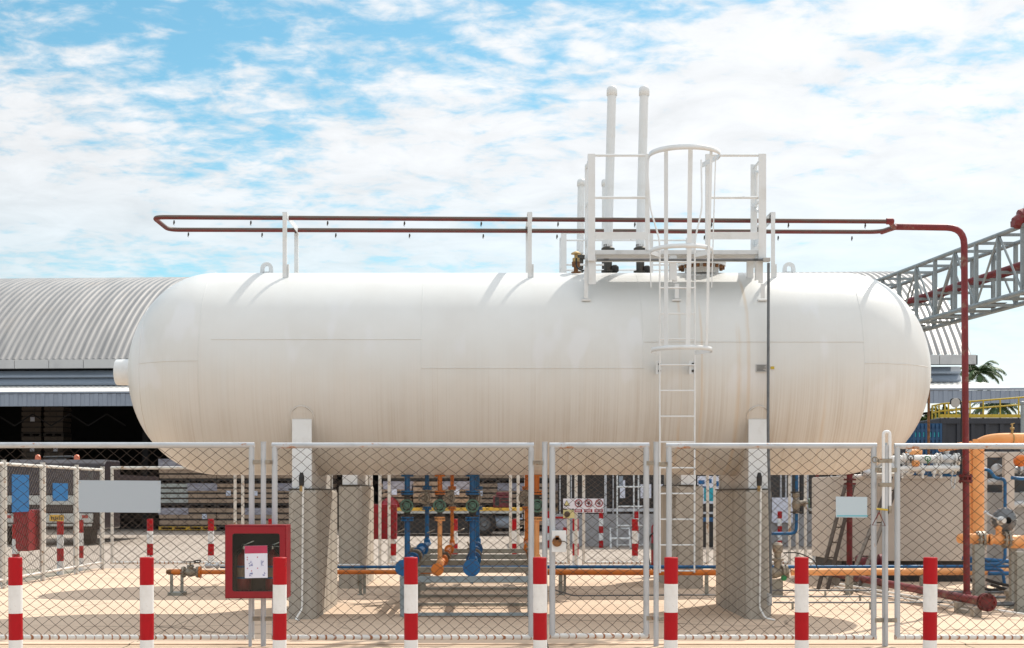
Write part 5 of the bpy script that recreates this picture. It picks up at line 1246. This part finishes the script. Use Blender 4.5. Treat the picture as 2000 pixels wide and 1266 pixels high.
for ci, (px, nm) in enumerate(cols):
    x = X(px, YW)-.06; 
    for z, h, ly, tn in tiers:
        m = 'carton'; wrp = (ci+int(z*3)) % 3 == 0
        if px == 345 and tn == 'middle': m = 'carton_grey'
        load(x, YW, z+.025, 1.24, h, ly, m, f'{tn} pallet load in the {nm} carton column from the left under the canopy', wrp or tn == 'top', yellow=(px in (345, 402) and tn == 'bottom'))
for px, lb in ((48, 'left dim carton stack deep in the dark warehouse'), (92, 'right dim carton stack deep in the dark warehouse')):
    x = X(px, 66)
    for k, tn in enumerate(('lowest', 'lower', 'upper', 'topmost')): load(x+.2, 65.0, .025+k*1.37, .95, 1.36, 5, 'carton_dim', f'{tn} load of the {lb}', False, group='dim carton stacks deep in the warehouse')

# ---------------------------------------------------------------- trucks
t = thing('parked_truck', 'dark truck with white bumper and orange plate parked nose out at the left', 'truck', (X(98, 42), 43, 0)); y = 42.0
b = MB(); xa, xb = X(6, y), X(197, y); b.prism([(42.0, Z(1000, y)), (42.0, Z(968, y)), (42.35, Z(905, y)), (42.6, Z(897, y)), (44.2, Z(897, y)), (44.2, Z(1035, y)), (42.3, Z(1035, y))], 'x', xa, xb); b.build('cab', 'truck_dark', t, bevel=.05)
b = MB(); i = len(b.v); b.v = [(xa+.12, 41.985, Z(966, y)), (xb-.12, 41.985, Z(966, y)), (xb-.2, 42.325, Z(907, y)), (xa+.2, 42.325, Z(907, y))]; b.face((0, 1, 2, 3)); b.build('windscreen', 'truck_dark', t)
b = MB(); b.box((xa+.02, 41.93, Z(986, y)), (xb-.25, 41.99, Z(968, y))); b.build('front_panel', 'truck_white', t, bevel=.01)
b = MB(); b.box((xa+.1, 41.80, Z(1021, y)), (X(183, y), 41.97, Z(1003, y))); b.box((xa+.2, 41.84, Z(1028, y)), (X(181, y), 41.95, Z(1023, y))); b.build('bumper', 'truck_white', t, bevel=.02)
for px in (20, 170): b = MB(); b.box((X(px, y)-.09, 41.785, Z(1012, y)), (X(px, y)+.09, 41.799, Z(1006, y))); b.build('indicator', 'lamp_red', t)
b = MB(); b.box((X(101, y), 41.785, Z(1018, y)), (X(129, y), 41.797, Z(1005.5, y))); lp = b.build('number_plate', 'plate_orange', t)
b = MB(); rnd = random.Random(3)
for k in range(6): px = 104+k*4; b.box((X(px, y), 41.781, Z(1015.5+rnd.uniform(-.5, .5), y)), (X(px+2.4, y), 41.784, Z(1009+rnd.uniform(-.5, 1.5), y)))
b.build('plate_marks', 'stair_brown', lp)
for px in (74, 150): b = MB(); b.lathe(P(px, 897, 43), (0, 0, 1), [(.09, -.03), (.09, .0), (.08, .09), (.05, .13), (.0001, .145)], 14); b.build('beacon', 'lamp_orange', t)
b = MB(); b.tube([P(85, 893, 43), P(140, 892, 43), P(158, 900, 43)], .03, 8); b.box(P(95, 902, 43), P(130, 896, 43.2)); b.build('roof_rack', 'dark_grey', t)
for px in (22, 176):
    wv = MB(); wv.lathe((X(px, 42.9)-.14, 42.9, .42), (1, 0, 0), [(.0001, 0), (.25, 0), (.25, .02), (.42, .03), (.42, .25), (.25, .27), (.0001, .27)], 24); wv.build('wheel', 'rubber', t)
b = MB(); b.tube([P(170, 912, 41.9), P(176, 925, 41.75), P(177, 940, 41.75)], .02, 6); b.box(P(171, 942, 41.75), P(181, 922, 41.80)); b.build('mirror', 'dark_grey', t)
b = MB(); b.box((xa+.05, 44.3, .95), (xb-.05, 49.5, 1.15)); b.box((xa+.05, 44.3, 1.15), (xa+.1, 49.5, 2.1)); b.box((xb-.1, 44.3, 1.15), (xb-.05, 49.5, 2.1)); b.build('cargo_bed', 'truck_dark', t)
b = MB()
for px in (22, 176): b.lathe((X(px, 48)-.14, 48, .42), (1, 0, 0), [(.0001, 0), (.42, .03), (.42, .25), (.0001, .27)], 24)
b.build('rear_wheel', 'rubber', t)
t = thing('flatbed_truck', 'flatbed truck with an orange edged deck standing behind the manifold', 'truck', (X(880, 52), 52, 0)); y = 51.5
b = MB(); xa, xb = X(735, y), X(1020, y); b.box((xa, y, Z(1003, y)), (xb, y+2.3, Z(998, y))); b.build('deck', 'truck_white', t)
b = MB(); b.box((xa, y-.02, Z(997.9, y)), (xb, y+2.32, Z(992, y))); b.build('deck_edge', 'plate_orange', t)
b = MB(); b.box((xa+.1, y+.5, Z(1012, y)), (xb, y+1.7, Z(1003.5, y))); b.box((xa+.2, y+.15, Z(1042, y)), (X(915, y), y+1.9, Z(1013, y))); b.build('chassis', 'black', t)
for px in (760, 945):
    b = MB(); o = (X(px, y), y+.05, .44); b.lathe(o, (0, 1, 0), [(.25, -.02), (.33, -.03), (.43, 0), (.45, .06), (.45, .2), (.43, .26), (.25, .28)], 28); wl = b.build('wheel', 'rubber', t)
    b = MB(); b.lathe(o, (0, 1, 0), [(.0001, .02), (.10, .0), (.14, .05), (.24, .06), (.255, -.015)], 20); rm = b.build('rim', 'conduit_grey', wl)
b = MB(); b.tube([(X(966, y), y+.35, Z(1020, y)), (X(996, y), y+.35, Z(1020, y))], .22, 16); b.build('fuel_tank', 'louvre', t)
b = MB(); b.box((xa+.1, y+1.2, Z(1040, y)), (xb-.3, y+2.2, Z(1012, y))); b.build('underside', 'black', t)
def machine(px0, px1, py0, py1, y, label, name='red_machine'):
    t = thing(name, label, 'machine', P((px0+px1)/2, py1, y)); b = MB(); b.box(P(px0, py1, y), P(px1, py0+8, y+.8)); b.box(P(px0+6, py0+8, y+.1), P(px1-4, py0, y+.7)); b.build('body', 'maroon', t, bevel=.03)
    b = MB(); b.box(P(px0+4, py1-4, y-.03), P(px0+12, py0+10, y)); b.box(P(px0+15, py0+15, y-.02), P(px1-6, py0+12, y)); b.box(P(px0+15, py0+21, y-.02), P(px1-6, py0+18, y)); b.build('grille', 'black', t)
machine(963, 1000, 961, 991.9, 51.6, 'dark red machine standing on the flatbed truck deck')
t = thing('red_tarpaulin', 'small red covered bundle on the flatbed behind the red wall box', 'bundle', P(762, 992, 51.9)); b = MB(); slathe(b, P(762, 992, 52.2), (0, 0, 1), [(.38, 0), (.36, .12), (.25, .28), (.1, .38), (.0001, .4)], 12); b.build('cover', 'red_gloss', t)
for k, px in enumerate((800, 858, 916)):
    load(X(px, 52.6)+.0, 52.65, .98, 1.05, .98, 4, 'carton', f'carton load on the flatbed truck, {("left", "middle", "right")[k]} of three', k != 1, group='carton loads on the flatbed truck')

# ---------------------------------------------------------------- grey office building behind the gate
t = thing('office_building', 'low office with dark glazing, white frames and a grey block base behind the gate', 'building', (X(1380, 41.5), 43, 0)); y = 41.3
xa, xb = X(1090, y), X(1655, y)
b = MB(); b.box((xa, y, 0), (xb, y+4, .93)); b.build('base_wall', 'wall_grey', t)
b = MB(); b.box((xa, y+.12, .93), (xb, y+4, 2.75)); b.build('glazing', 'glass_dark', t)
b = MB(); b.box((xa, y-.3, 2.76), (xb, y+4.2, 2.95)); b.build('roof', 'fascia', t)
b = MB()
for px, w in ((1094, 2), (1116, 2), (1183, 4.5), (1198, 1.8), (1238, 2.2), (1248, 2.2), (1316, 2), (1352, 2), (1526, 3), (1536, 3), (1546, 3), (1560, 4), (1578, 4), (1625, 3), (1637, 3)): b.box((X(px-w/2, y), y+.05, .935), (X(px+w/2, y), y+.119, 2.75))
b.box((X(1090, y), y+.05, 2.66), (X(1655, y), y+.121, 2.75)); b.build('window_frame', 'frame_white', t)
b = MB(); b.box((X(1186, y), y+.04, 1.0), (X(1330, y), y+.047, 1.09)); b.build('window_rail', 'frame_white', t)
b = MB(); b.box((X(1578, y), y-.06, 1.02), (X(1625, y), y+.03, 1.10)); b.build('sill_rail', 'truck_white', t)
b = MB()
for px0, px1, py0, py1 in ((1211, 1221, 938, 973), (1251, 1272, 946, 973), (1287, 1295, 946, 973)): b.box((X(px0, y), y+.02, Z(py1, y)), (X(px1, y), y+.035, Z(py0, y)))
b.build('posted_paper', 'paper', t)
b = MB(); b.box((X(1209, y), y+.022, Z(949, y)), (X(1217, y), y+.019, Z(930, y))); b.build('blue_curtain', 'louvre', t)
t = thing('pale_blue_sheet', 'pale blue patterned sheet hung on the office beside the right pier', 'sheet', P(1530, 1020, 41.1)); b = MB(); b.box(P(1508, 1021, 41.1), P(1548, 972, 41.13)); b.build('cloth', 'paper', t)
t = thing('blue_poster', 'blue and white poster board left of the right front pier', 'poster', P(1385, 984, 40.9)); yq = 40.9
b = MB(); b.box(P(1362, 984, yq+.03), P(1406, 930, yq)); b.build('board', 'paper', t)
b = MB()
for a, c, d_, e in ((1364, 938, 1376, 946), (1380, 936, 1390, 944), (1394, 940, 1404, 950), (1366, 950, 1386, 953)): b.box(P(a, e, yq-.004), P(c if False else d_, c, yq-.001))
b.build('blue_blocks', 'blue_sign', t)
b = MB(); b.box(P(1375, 979, yq-.008), P(1398, 953, yq-.003)); b.build('teal_block', 'teal', t)
t = thing('blue_bench', 'low dark cabinet with a blue strip under the blue poster', 'cabinet', (X(1385, 40.8), 40.9, 0)); b = MB(); b.box((X(1364, 40.7), 40.7, 0), (X(1412, 40.7), 40.89, Z(988, 40.7))); b.build('body', 'black', t, bevel=.02)
b = MB(); b.box((X(1364, 40.7), 40.67, Z(1019, 40.7)), (X(1410, 40.7), 40.698, Z(1011, 40.7))); b.build('blue_strip', 'blue_pipe', t); b = MB(); b.box((X(1366, 40.7), 40.66, Z(1004, 40.7)), (X(1410, 40.7), 40.698, Z(1000, 40.7))); b.build('white_strip', 'frame_white', t)
t = thing('white_scaffold', 'white tube ladder frame standing before the dark office glazing', 'scaffold', (X(1206, 40.5), 40.5, 0)); y = 40.4
b = MB()
for px in (1205.5, 1238, 1247): b.tube([(X(px, y), y, 0), (X(px, y), y, Z(926, y))], .022, 8)
for py in (951, 989.5, 1027, 1065): b.tube([P(1205.5, py, y), P(1256, py, y)], .025, 8)
b.build('frame', 'white_paint', t)
t = thing('white_stand', 'small white tube stand on the ground before the grey office wall', 'stand', (X(1212, 39.9), 39.9, 0)); y = 39.8
b = MB(); b.tube([(X(1193, y), y, 0), P(1192, 1032, y), P(1229, 1032, y), (X(1231, y), y, 0)], .03, 8); b.tube([P(1193, 1052, y), P(1230, 1052, y)], .03, 8); b.build('frame', 'white_paint', t)
t = thing('red_white_banner', 'small red and white banner panel behind the lock box', 'banner', (X(1095, 39.9), 39.9, 0)); y = 39.9
b = MB(); b.box(P(1078, 1034, y), P(1106, 1013, y+.02)); b.build('panel', 'wrap', t)
b = MB(); b.box(P(1078, 1013, y-.02), P(1107, 1009, y+.04)); b.box(P(1100, 1044, y-.01), P(1108, 1030, y+.03)); b.build('red_edge', 'red_paint', t); b = MB(); b.box((X(1081, y), y-.01, 0), (X(1083, y), y+.03, Z(1034, y))); b.build('support_leg', 'stripe_white', t); b = MB(); b.box((X(1103, y), y-.01, 0), (X(1105, y), y+.03, Z(1044, y))); b.build('support_leg', 'stripe_white', t)
t = thing('red_post', 'dark red pipe post standing right of the sample pipe', 'pipe', (X(1596, 40), 40, 0)); b = MB(); b.tube([(X(1596, 40.2), 40.2, 0), (X(1596, 40.2), 40.2, 2.4)], .055, 12); b.build('tube', 'red_pipe', t)
b = MB(); b.tube([(X(1596, 40.2)-.25, 40.2, 2.4), (X(1596, 40.2)+.25, 40.2, 2.4)], .05, 10); b.build('head', 'red_pipe', t)
t = thing('wheeled_extinguisher', 'large red wheeled extinguisher with a black hose right of the gate', 'extinguisher', (X(1288, 26), 26, 0)); x, y = X(1286, 26), 26.0
b = MB(); slathe(b, (x, y, .14), (0, 0, 1), [(.0001, 0), (.12, .01), (.135, .05), (.135, .52), (.10, .62), (.04, .67), (.04, .73), (.0001, .73)], 20); b.build('cylinder', 'red_gloss', t)
b = MB(); b.lathe((x, y, .5), (0, 0, 1), [(.137, 0), (.137, .12)], 20); b.build('label_band', 'dark_grey', t)
for s in (-1, 1): b = MB(); b.lathe((x+s*.17, y+.05, .13), (1, 0, 0), [(.0001, -.02), (.13, -.02), (.13, .02), (.0001, .02)], 18); b.build('wheel', 'rubber', t)
b = MB(); b.tube([(x, y, .84), (x-.16, y-.08, .78), (x-.22, y-.1, .5), (x-.16, y-.1, .2), (x-.08, y-.12, .12)], .016, 8, bend=.12); b.build('hose', 'rubber', t)
b = MB(); b.tube([(x-.1, y+.12, .2), (x-.1, y+.14, .95), (x+.1, y+.14, .95), (x+.1, y+.12, .2)], .014, 8, bend=.06); b.build('handle', 'red_gloss', t)

# ---------------------------------------------------------------- far right: bulk container, railing, crates, trees, lamps
t = thing('bulk_container', 'dark slate bulk container with a yellow guard rail on top at the right', 'container', (X(1930, 38), 40, 0)); y = 38.0
xa, xb = X(1836, y), X(2150, y); z1 = Z(816, y)
b = MB(); b.box((xa, y, .1), (xb, y+4, z1))
b.build('body', 'bulk_dark', t, bevel=.03)
b = MB()
for k in range(12): x = xa+.05+k*.38; b.box((x, y-.05, .12), (x+.10, y-.001, z1-.06))
b.box((xa, y-.07, z1-.16), (xb, y-.051, z1-.02)); b.build('ribs', 'bulk_dark', t)
b = MB(); zz0, zz1 = z1, z1+.45
for px in (1846, 1853, 1868, 1895, 1921, 1954, 1990, 2030): b.tube([(X(px, y), y+.02, zz0), (X(px, y), y+.02, zz1-.08+(px-1840)*.0011)], .022, 8)
for q in (0, .19): b.tube([(X(1841, y), y+.9, zz1-.08-q), (X(1841, y), y+.02, zz1-.08-q), (X(2060, y), y+.02, zz1+.16-q*1.0)], .022, 8)
for yy in (y+.3, y+.6, y+.9): b.tube([(X(1841, y), yy, zz0), (X(1841, y), yy, zz1-.08)], .022, 8)
b.box((xa, y-.02, z1+.001), (xb, y, z1+.09)); b.build('guard_rail', 'yellow', t)
for i, (x0_, z0_) in enumerate(((1783, 0), (1812, 0), (1783, 1), (1812, 1), (1783, 2), (1812, 2), (1783, 3), (1812, 3), (1783, 4), (1812, 4))):
    y = 36.0; h = .66; w = X(1811.5, y)-X(1783, y); xx = X(x0_, y); zz = z0_*h
    t = thing('blue_crate', f'{("bottom", "second", "third", "fourth", "topmost")[z0_]} blue plastic crate in the {"left" if x0_ < 1800 else "right"} stack beside the dark container', 'crate', (xx+w/2, y+.3, zz), 'stacked blue plastic crates')
    b = MB(); b.box((xx, y+.03, zz+.01), (xx+w-.012, y+.7, zz+h-.02)); 
    for q in range(3): b.box((xx, y, zz+.01+q*.21), (xx+w-.012, y+.03, zz+.08+q*.21))
    for q in range(4): b.box((xx+q*(w-.06)/3, y-.01, zz+.01), (xx+q*(w-.06)/3+.05, y-.0, zz+h-.02))
    b.build('body', 'crate_blue', t)
    b = MB()
    for q in range(3): b.box((xx+.05+q*(w-.06)/3, y+.018, zz+.30), (xx+.09+q*(w-.06)/3, y+.028, zz+.42))
    b.build('hand_holes', 'teal', t)
t = thing('rusty_post', 'thin rusty post with a pale box on top right of the tank end', 'post', (X(1813, 30), 30, 0)); y = 30.0
b = MB(); b.tube([(X(1813.5, y), y, 0), P(1814, 742, y)], .028, 10); b.build('tube', 'rusty', t); b = MB(); b.box(P(1810.5, 745, y-.04), P(1818, 739.5, y+.06)); b.build('box', 'truck_white', t, bevel=.006)
b = MB(); b.lathe(P(1814, 742, y+.01), (0, 0, 1), [(.03, -.12), (.03, 0)], 8); b.build('collar', 'galv', t)
t = thing('flood_lamp', 'grey flood lamp on a bracket under the canopy beside the red riser', 'lamp', P(1866, 795, 36)); y = 36.0
b = MB(); b.lathe(P(1866, 787, y), (0, -1, -.25), [(.0001, -.16), (.07, -.15), (.11, -.02), (.12, 0), (.105, .01), (.0001, .01)], 18); b.build('head', 'grey_panel', t); b = MB(); b.tube([P(1856, 790, y), P(1857, 779, y), P(1875, 779, y), P(1876, 790, y)], .018, 8, bend=.08); b.tube([P(1878, 820, y+.1), P(1877, 785, y+.1)], .02, 8); b.tube([(X(1878, y+.1), y+.1, 0), P(1878, 820, y+.1)], .025, 8); b.build('bracket', 'black', t)
t = thing('grey_post', 'slim grey post in front of the dark container at the right edge', 'post', (X(1997, 34), 34, 0)); b = MB(); b.tube([(X(1997, 34), 34, 0), P(1997, 790, 34)], .045, 10); b.lathe(P(1997, 790, 34), (0, 0, 1), [(.06, 0), (.06, .06), (.0001, .08)], 10); b.build('tube', 'truss_grey', t)

def palm(x, y, h, label, s=1.0, seed=1):
    rnd = random.Random(seed); t = thing('palm_tree', label, 'tree', (x, y, 0), 'palms behind the warehouse')
    b = MB(); pts = [(x+.25*math.sin(k/8*2), y, h*k/12) for k in range(13)]; b.tube(pts, .24*s, 12, r2=.13*s); b.build('trunk', 'bark', t)
    b = MB(); c = Vector(pts[-1])
    for k in range(30):
        a = 2*PI*k/30*2.4+rnd.uniform(-.2, .2); el = rnd.uniform(-.35, 1.15); L = rnd.uniform(2.5, 3.5)*s; d = Vector((math.cos(a), math.sin(a), 0)); side = Vector((-math.sin(a), math.cos(a), 0)); prev = c.copy(); e = el; n = 30; P_ = [prev.copy()]
        for j in range(n): prev = prev+(d*math.cos(e)+Vector((0, 0, math.sin(e))))*(L/n); e -= (.028+.05*j/n)*(1.0+max(0, el)*.4); P_.append(prev.copy())
        b.tube(P_[::3], .035*s, 4, r2=.008)
        for j in range(3, n):
            f = j/n; ll = .85*s*math.sin(PI*min(.98, f*.92+.08))**.7; tg = (P_[j+1]-P_[j]).normalized() if j < n else d
            for sg in (-1, 1):
                q = P_[j]; v = (side*sg*.75+tg*.7+Vector((0, 0, -.35-rnd.uniform(0, .45)))).normalized(); w = tg*.055*s; tip = q+v*ll*rnd.uniform(.8, 1.1); mid = q+v*ll*.5+Vector((0, 0, .05)); i = len(b.v)
                b.v += [tuple(q-w), tuple(q+w), tuple(mid+w*.9), tuple(mid-w*.9), tuple(tip)]; b.face((i, i+1, i+2, i+3)); b.face((i+3, i+2, i+4))
    b.build('crown', 'leaf', t, fixn=False)
palm(X(1912, 120), 120, 11.6, 'coconut palm crown rising behind the warehouse canopy at the right', .80, 3)
palm(X(1945, 92), 92, 7.2, 'lower palm drooping behind the yellow guard rail', .62, 9)
def leafy(name, x, y, z0, rx, rz, n, m, label, seed, ls=.26, trunk=.12):
    rnd = random.Random(seed); t = thing(name, label, 'tree', (x, y, 0), 'bushy trees behind the crates')
    b = MB(); b.tube([(x, y, 0), (x+.1, y, z0*.5), (x, y, z0)], trunk, 8, r2=trunk*.6)
    for k in range(6): a = rnd.uniform(0, 6.28); b.tube([(x, y, z0*.8), (x+rx*.6*math.cos(a), y+rx*.6*math.sin(a), z0+rz*rnd.uniform(.0, .6))], trunk*.45, 6, r2=.015)
    b.build('trunk', 'bark', t)
    b = MB(); cl = [(Vector((rnd.gauss(0, rx*.45), rnd.gauss(0, rx*.45), rnd.uniform(-.4, .9)*rz)), rnd.uniform(.3, .6)*rx*.6) for _ in range(22)]
    for k in range(n):
        c, r = cl[k % len(cl)]; v = Vector((rnd.gauss(0, 1), rnd.gauss(0, 1), rnd.gauss(0, .8))).normalized()*r*rnd.uniform(.6, 1.1); p = Vector((x, y, z0))+c+v
        d = Vector((rnd.uniform(-1, 1), rnd.uniform(-1, 1), rnd.uniform(-.8, .6))).normalized(); w = d.cross(Vector((rnd.uniform(-1, 1), rnd.uniform(-1, 1), rnd.uniform(-1, 1)))).normalized(); l = ls*rnd.uniform(.6, 1.3); i = len(b.v)
        b.v += [tuple(p), tuple(p+d*l*.5+w*l*.28), tuple(p+d*l), tuple(p+d*l*.5-w*l*.28)]; b.face((i, i+1, i+2, i+3))
    b.build('crown', m, t, fixn=False)
leafy('bushy_tree', X(1808, 66), 66, 4.35, 1.4, .8, 4500, 'leaf_light', 'pale green bushy tree between tank end and dark container', 4)
leafy('bushy_tree', X(1765, 70), 70, 4.0, 1.6, 1.0, 4200, 'leaf_light', 'pale green bushy tree half hidden by the right tank end', 8)
leafy('bushy_tree', X(1860, 68), 68, 4.0, 1.4, .9, 4200, 'leaf', 'dark green bushy tree behind the flood lamp', 12)

# far trees round the yard, one mass
b = MB(); rnd = random.Random(21)
for k in range(5200):
    a = rnd.uniform(-1.25, 1.25); r_ = rnd.uniform(165, 190); hgt = 4.5+2.2*math.sin(a*17)+1.5*math.sin(a*41+1); p = Vector((r_*math.sin(a), r_*math.cos(a), abs(rnd.gauss(0, .5))*hgt)); l = rnd.uniform(1.2, 3.0)
    d = Vector((rnd.uniform(-1, 1), rnd.uniform(-1, 1), rnd.uniform(-.4, 1))).normalized(); w_ = d.cross(Vector((rnd.uniform(-1, 1), rnd.uniform(-1, 1), rnd.uniform(-1, 1)))).normalized(); i = len(b.v)
    b.v += [tuple(p), tuple(p+d*l*.5+w_*l*.35), tuple(p+d*l), tuple(p+d*l*.5-w_*l*.35)]; b.face((i, i+1, i+2, i+3))
fw = b.build('far_trees', 'leaf', None, fixn=False); fw['kind'] = 'stuff'; fw['label'] = 'low far mass of trees round the yard'; fw['category'] = 'trees'

# ---------------------------------------------------------------- sky, sun, camera
SUN = Vector((.50, .67, 1.0)).normalized()
elev = math.asin(SUN.z); azim = math.atan2(SUN.x, SUN.y)
w = bpy.data.worlds.new('World'); sc.world = w; t = NT(w); bg = t.n['Background']
sk = t.add('ShaderNodeTexSky', sky_type='NISHITA', sun_disc=False); sk.sun_elevation = elev; sk.sun_rotation = azim; sk.altitude = 50; sk.air_density = 1.0; sk.dust_density = .6; sk.ozone_density = 2.0
tc = t.add('ShaderNodeTexCoord').outputs['Generated']
s = t.add('ShaderNodeSeparateXYZ'); t.link(tc, s.inputs[0]); dx, dy, dz = s.outputs
zc = t.math('MAXIMUM', dz, .0); zz = t.math('ADD', zc, .15)
u = t.math('DIVIDE', dx, zz); v = t.math('DIVIDE', dy, zz)
cb = t.add('ShaderNodeCombineXYZ'); t.link(u, cb.inputs[0]); t.link(v, cb.inputs[1])
def wn(scale, vec, detail, rough, dist=0.0, off=(0, 0, 0)):
    mp = t.add('ShaderNodeMapping'); t.link(vec, mp.inputs[0]); mp.inputs['Scale'].default_value = scale; mp.inputs['Location'].default_value = off
    n = t.add('ShaderNodeTexNoise'); n.inputs['Scale'].default_value = 1; n.inputs['Detail'].default_value = detail; n.inputs['Roughness'].default_value = rough; n.inputs['Distortion'].default_value = dist
    t.link(mp.outputs[0], n.inputs['Vector']); return n.outputs['Fac']
big = wn((1.5, 1.5, 1), cb.outputs[0], 5, .55, .5, CLOUD_OFF1)
med = wn((6.4, 7.2, 1), cb.outputs[0], 8, .60, .4, CLOUD_OFF2)
fin = wn((17, 20, 1), cb.outputs[0], 6, .58, .3, CLOUD_OFF3)
az = t.math('DIVIDE', dx, t.math('MAXIMUM', dy, .05))          # tangent of the bearing: more cloud to the right, clearer high on the left
cov = t.math('ADD', t.math('MULTIPLY', t.ramp(az, -.12, .30), .08), t.math('ADD', .0, t.math('MULTIPLY', t.ramp(dz, .34, .20), .13)))
d = t.math('ADD', t.math('MULTIPLY', big, .62), t.math('ADD', t.math('MULTIPLY', med, .42), t.math('MULTIPLY', fin, .40)))
high = t.ramp(dz, .40, .78); rear = t.ramp(dy, .25, -.35)          # unseen cloud overhead and behind the camera, added to brighten the shade
d = t.math('ADD', t.math('ADD', d, cov), t.math('ADD', t.math('MULTIPLY', high, .20), t.math('MULTIPLY', rear, .0)))
cl = t.math('MULTIPLY', t.ramp(d, .665, .87), t.ramp(dz, .10, .24, .66, 1.0))
lum = t.math('ADD', t.math('ADD', 5.1, t.math('MULTIPLY', t.ramp(az, -.3, .36), .7)), t.math('MULTIPLY', med, 3.2))
lum = t.math('MULTIPLY', lum, t.math('ADD', 1.0, t.math('ADD', t.math('MULTIPLY', high, .42), t.math('MULTIPLY', rear, .06))))
cc = t.add('ShaderNodeCombineColor'); t.link(t.math('MULTIPLY', lum, .985), cc.inputs[0]); t.link(lum, cc.inputs[1]); t.link(t.math('MULTIPLY', lum, 1.02), cc.inputs[2])
hs = t.add('ShaderNodeHueSaturation'); hs.inputs['Saturation'].default_value = SKY_SAT; hs.inputs['Value'].default_value = SKY_VAL; hs.inputs['Hue'].default_value = SKY_HUE; t.link(sk.outputs[0], hs.inputs['Color'])
tint = t.add('ShaderNodeMix', data_type='RGBA', blend_type='MULTIPLY'); t.link(t.ramp(dz, .04, .16), tint.inputs[0]); t.link(hs.outputs[0], tint.inputs[6]); tint.inputs[7].default_value = SKY_TINT
mx = t.mix(t.math('MULTIPLY', cl, .97), tint.outputs[2], cc.outputs[0])
t.link(mx, bg.inputs['Color']); bg.inputs['Strength'].default_value = .10
ld = bpy.data.lights.new('sun', 'SUN'); ld.energy = SUN_E; ld.angle = math.radians(.53); ld.color = (1, .93, .83)
lo = bpy.data.objects.new('sun', ld); COL.objects.link(lo); lo.rotation_euler = SUN.to_track_quat('Z', 'Y').to_euler(); lo.location = SUN*60

cd = bpy.data.cameras.new('camera'); co = bpy.data.objects.new('camera', cd); COL.objects.link(co); sc.camera = co
co.location = (0, 0, CAMZ); co.rotation_euler = (PI/2, 0, 0); cd.sensor_width = 36; cd.lens = 36*F/2000
cd.shift_x = (1000-CX)/2000; cd.shift_y = (HY-633)/2000; cd.clip_start = .1; cd.clip_end = 3000
sc.view_settings.view_transform = 'Standard'; sc.view_settings.look = 'None'; sc.view_settings.exposure = EXPO; sc.view_settings.gamma = 1
sc.render.resolution_x, sc.render.resolution_y = 1024, 648
sc.cycles.max_bounces = 8; sc.cycles.transparent_max_bounces = 12
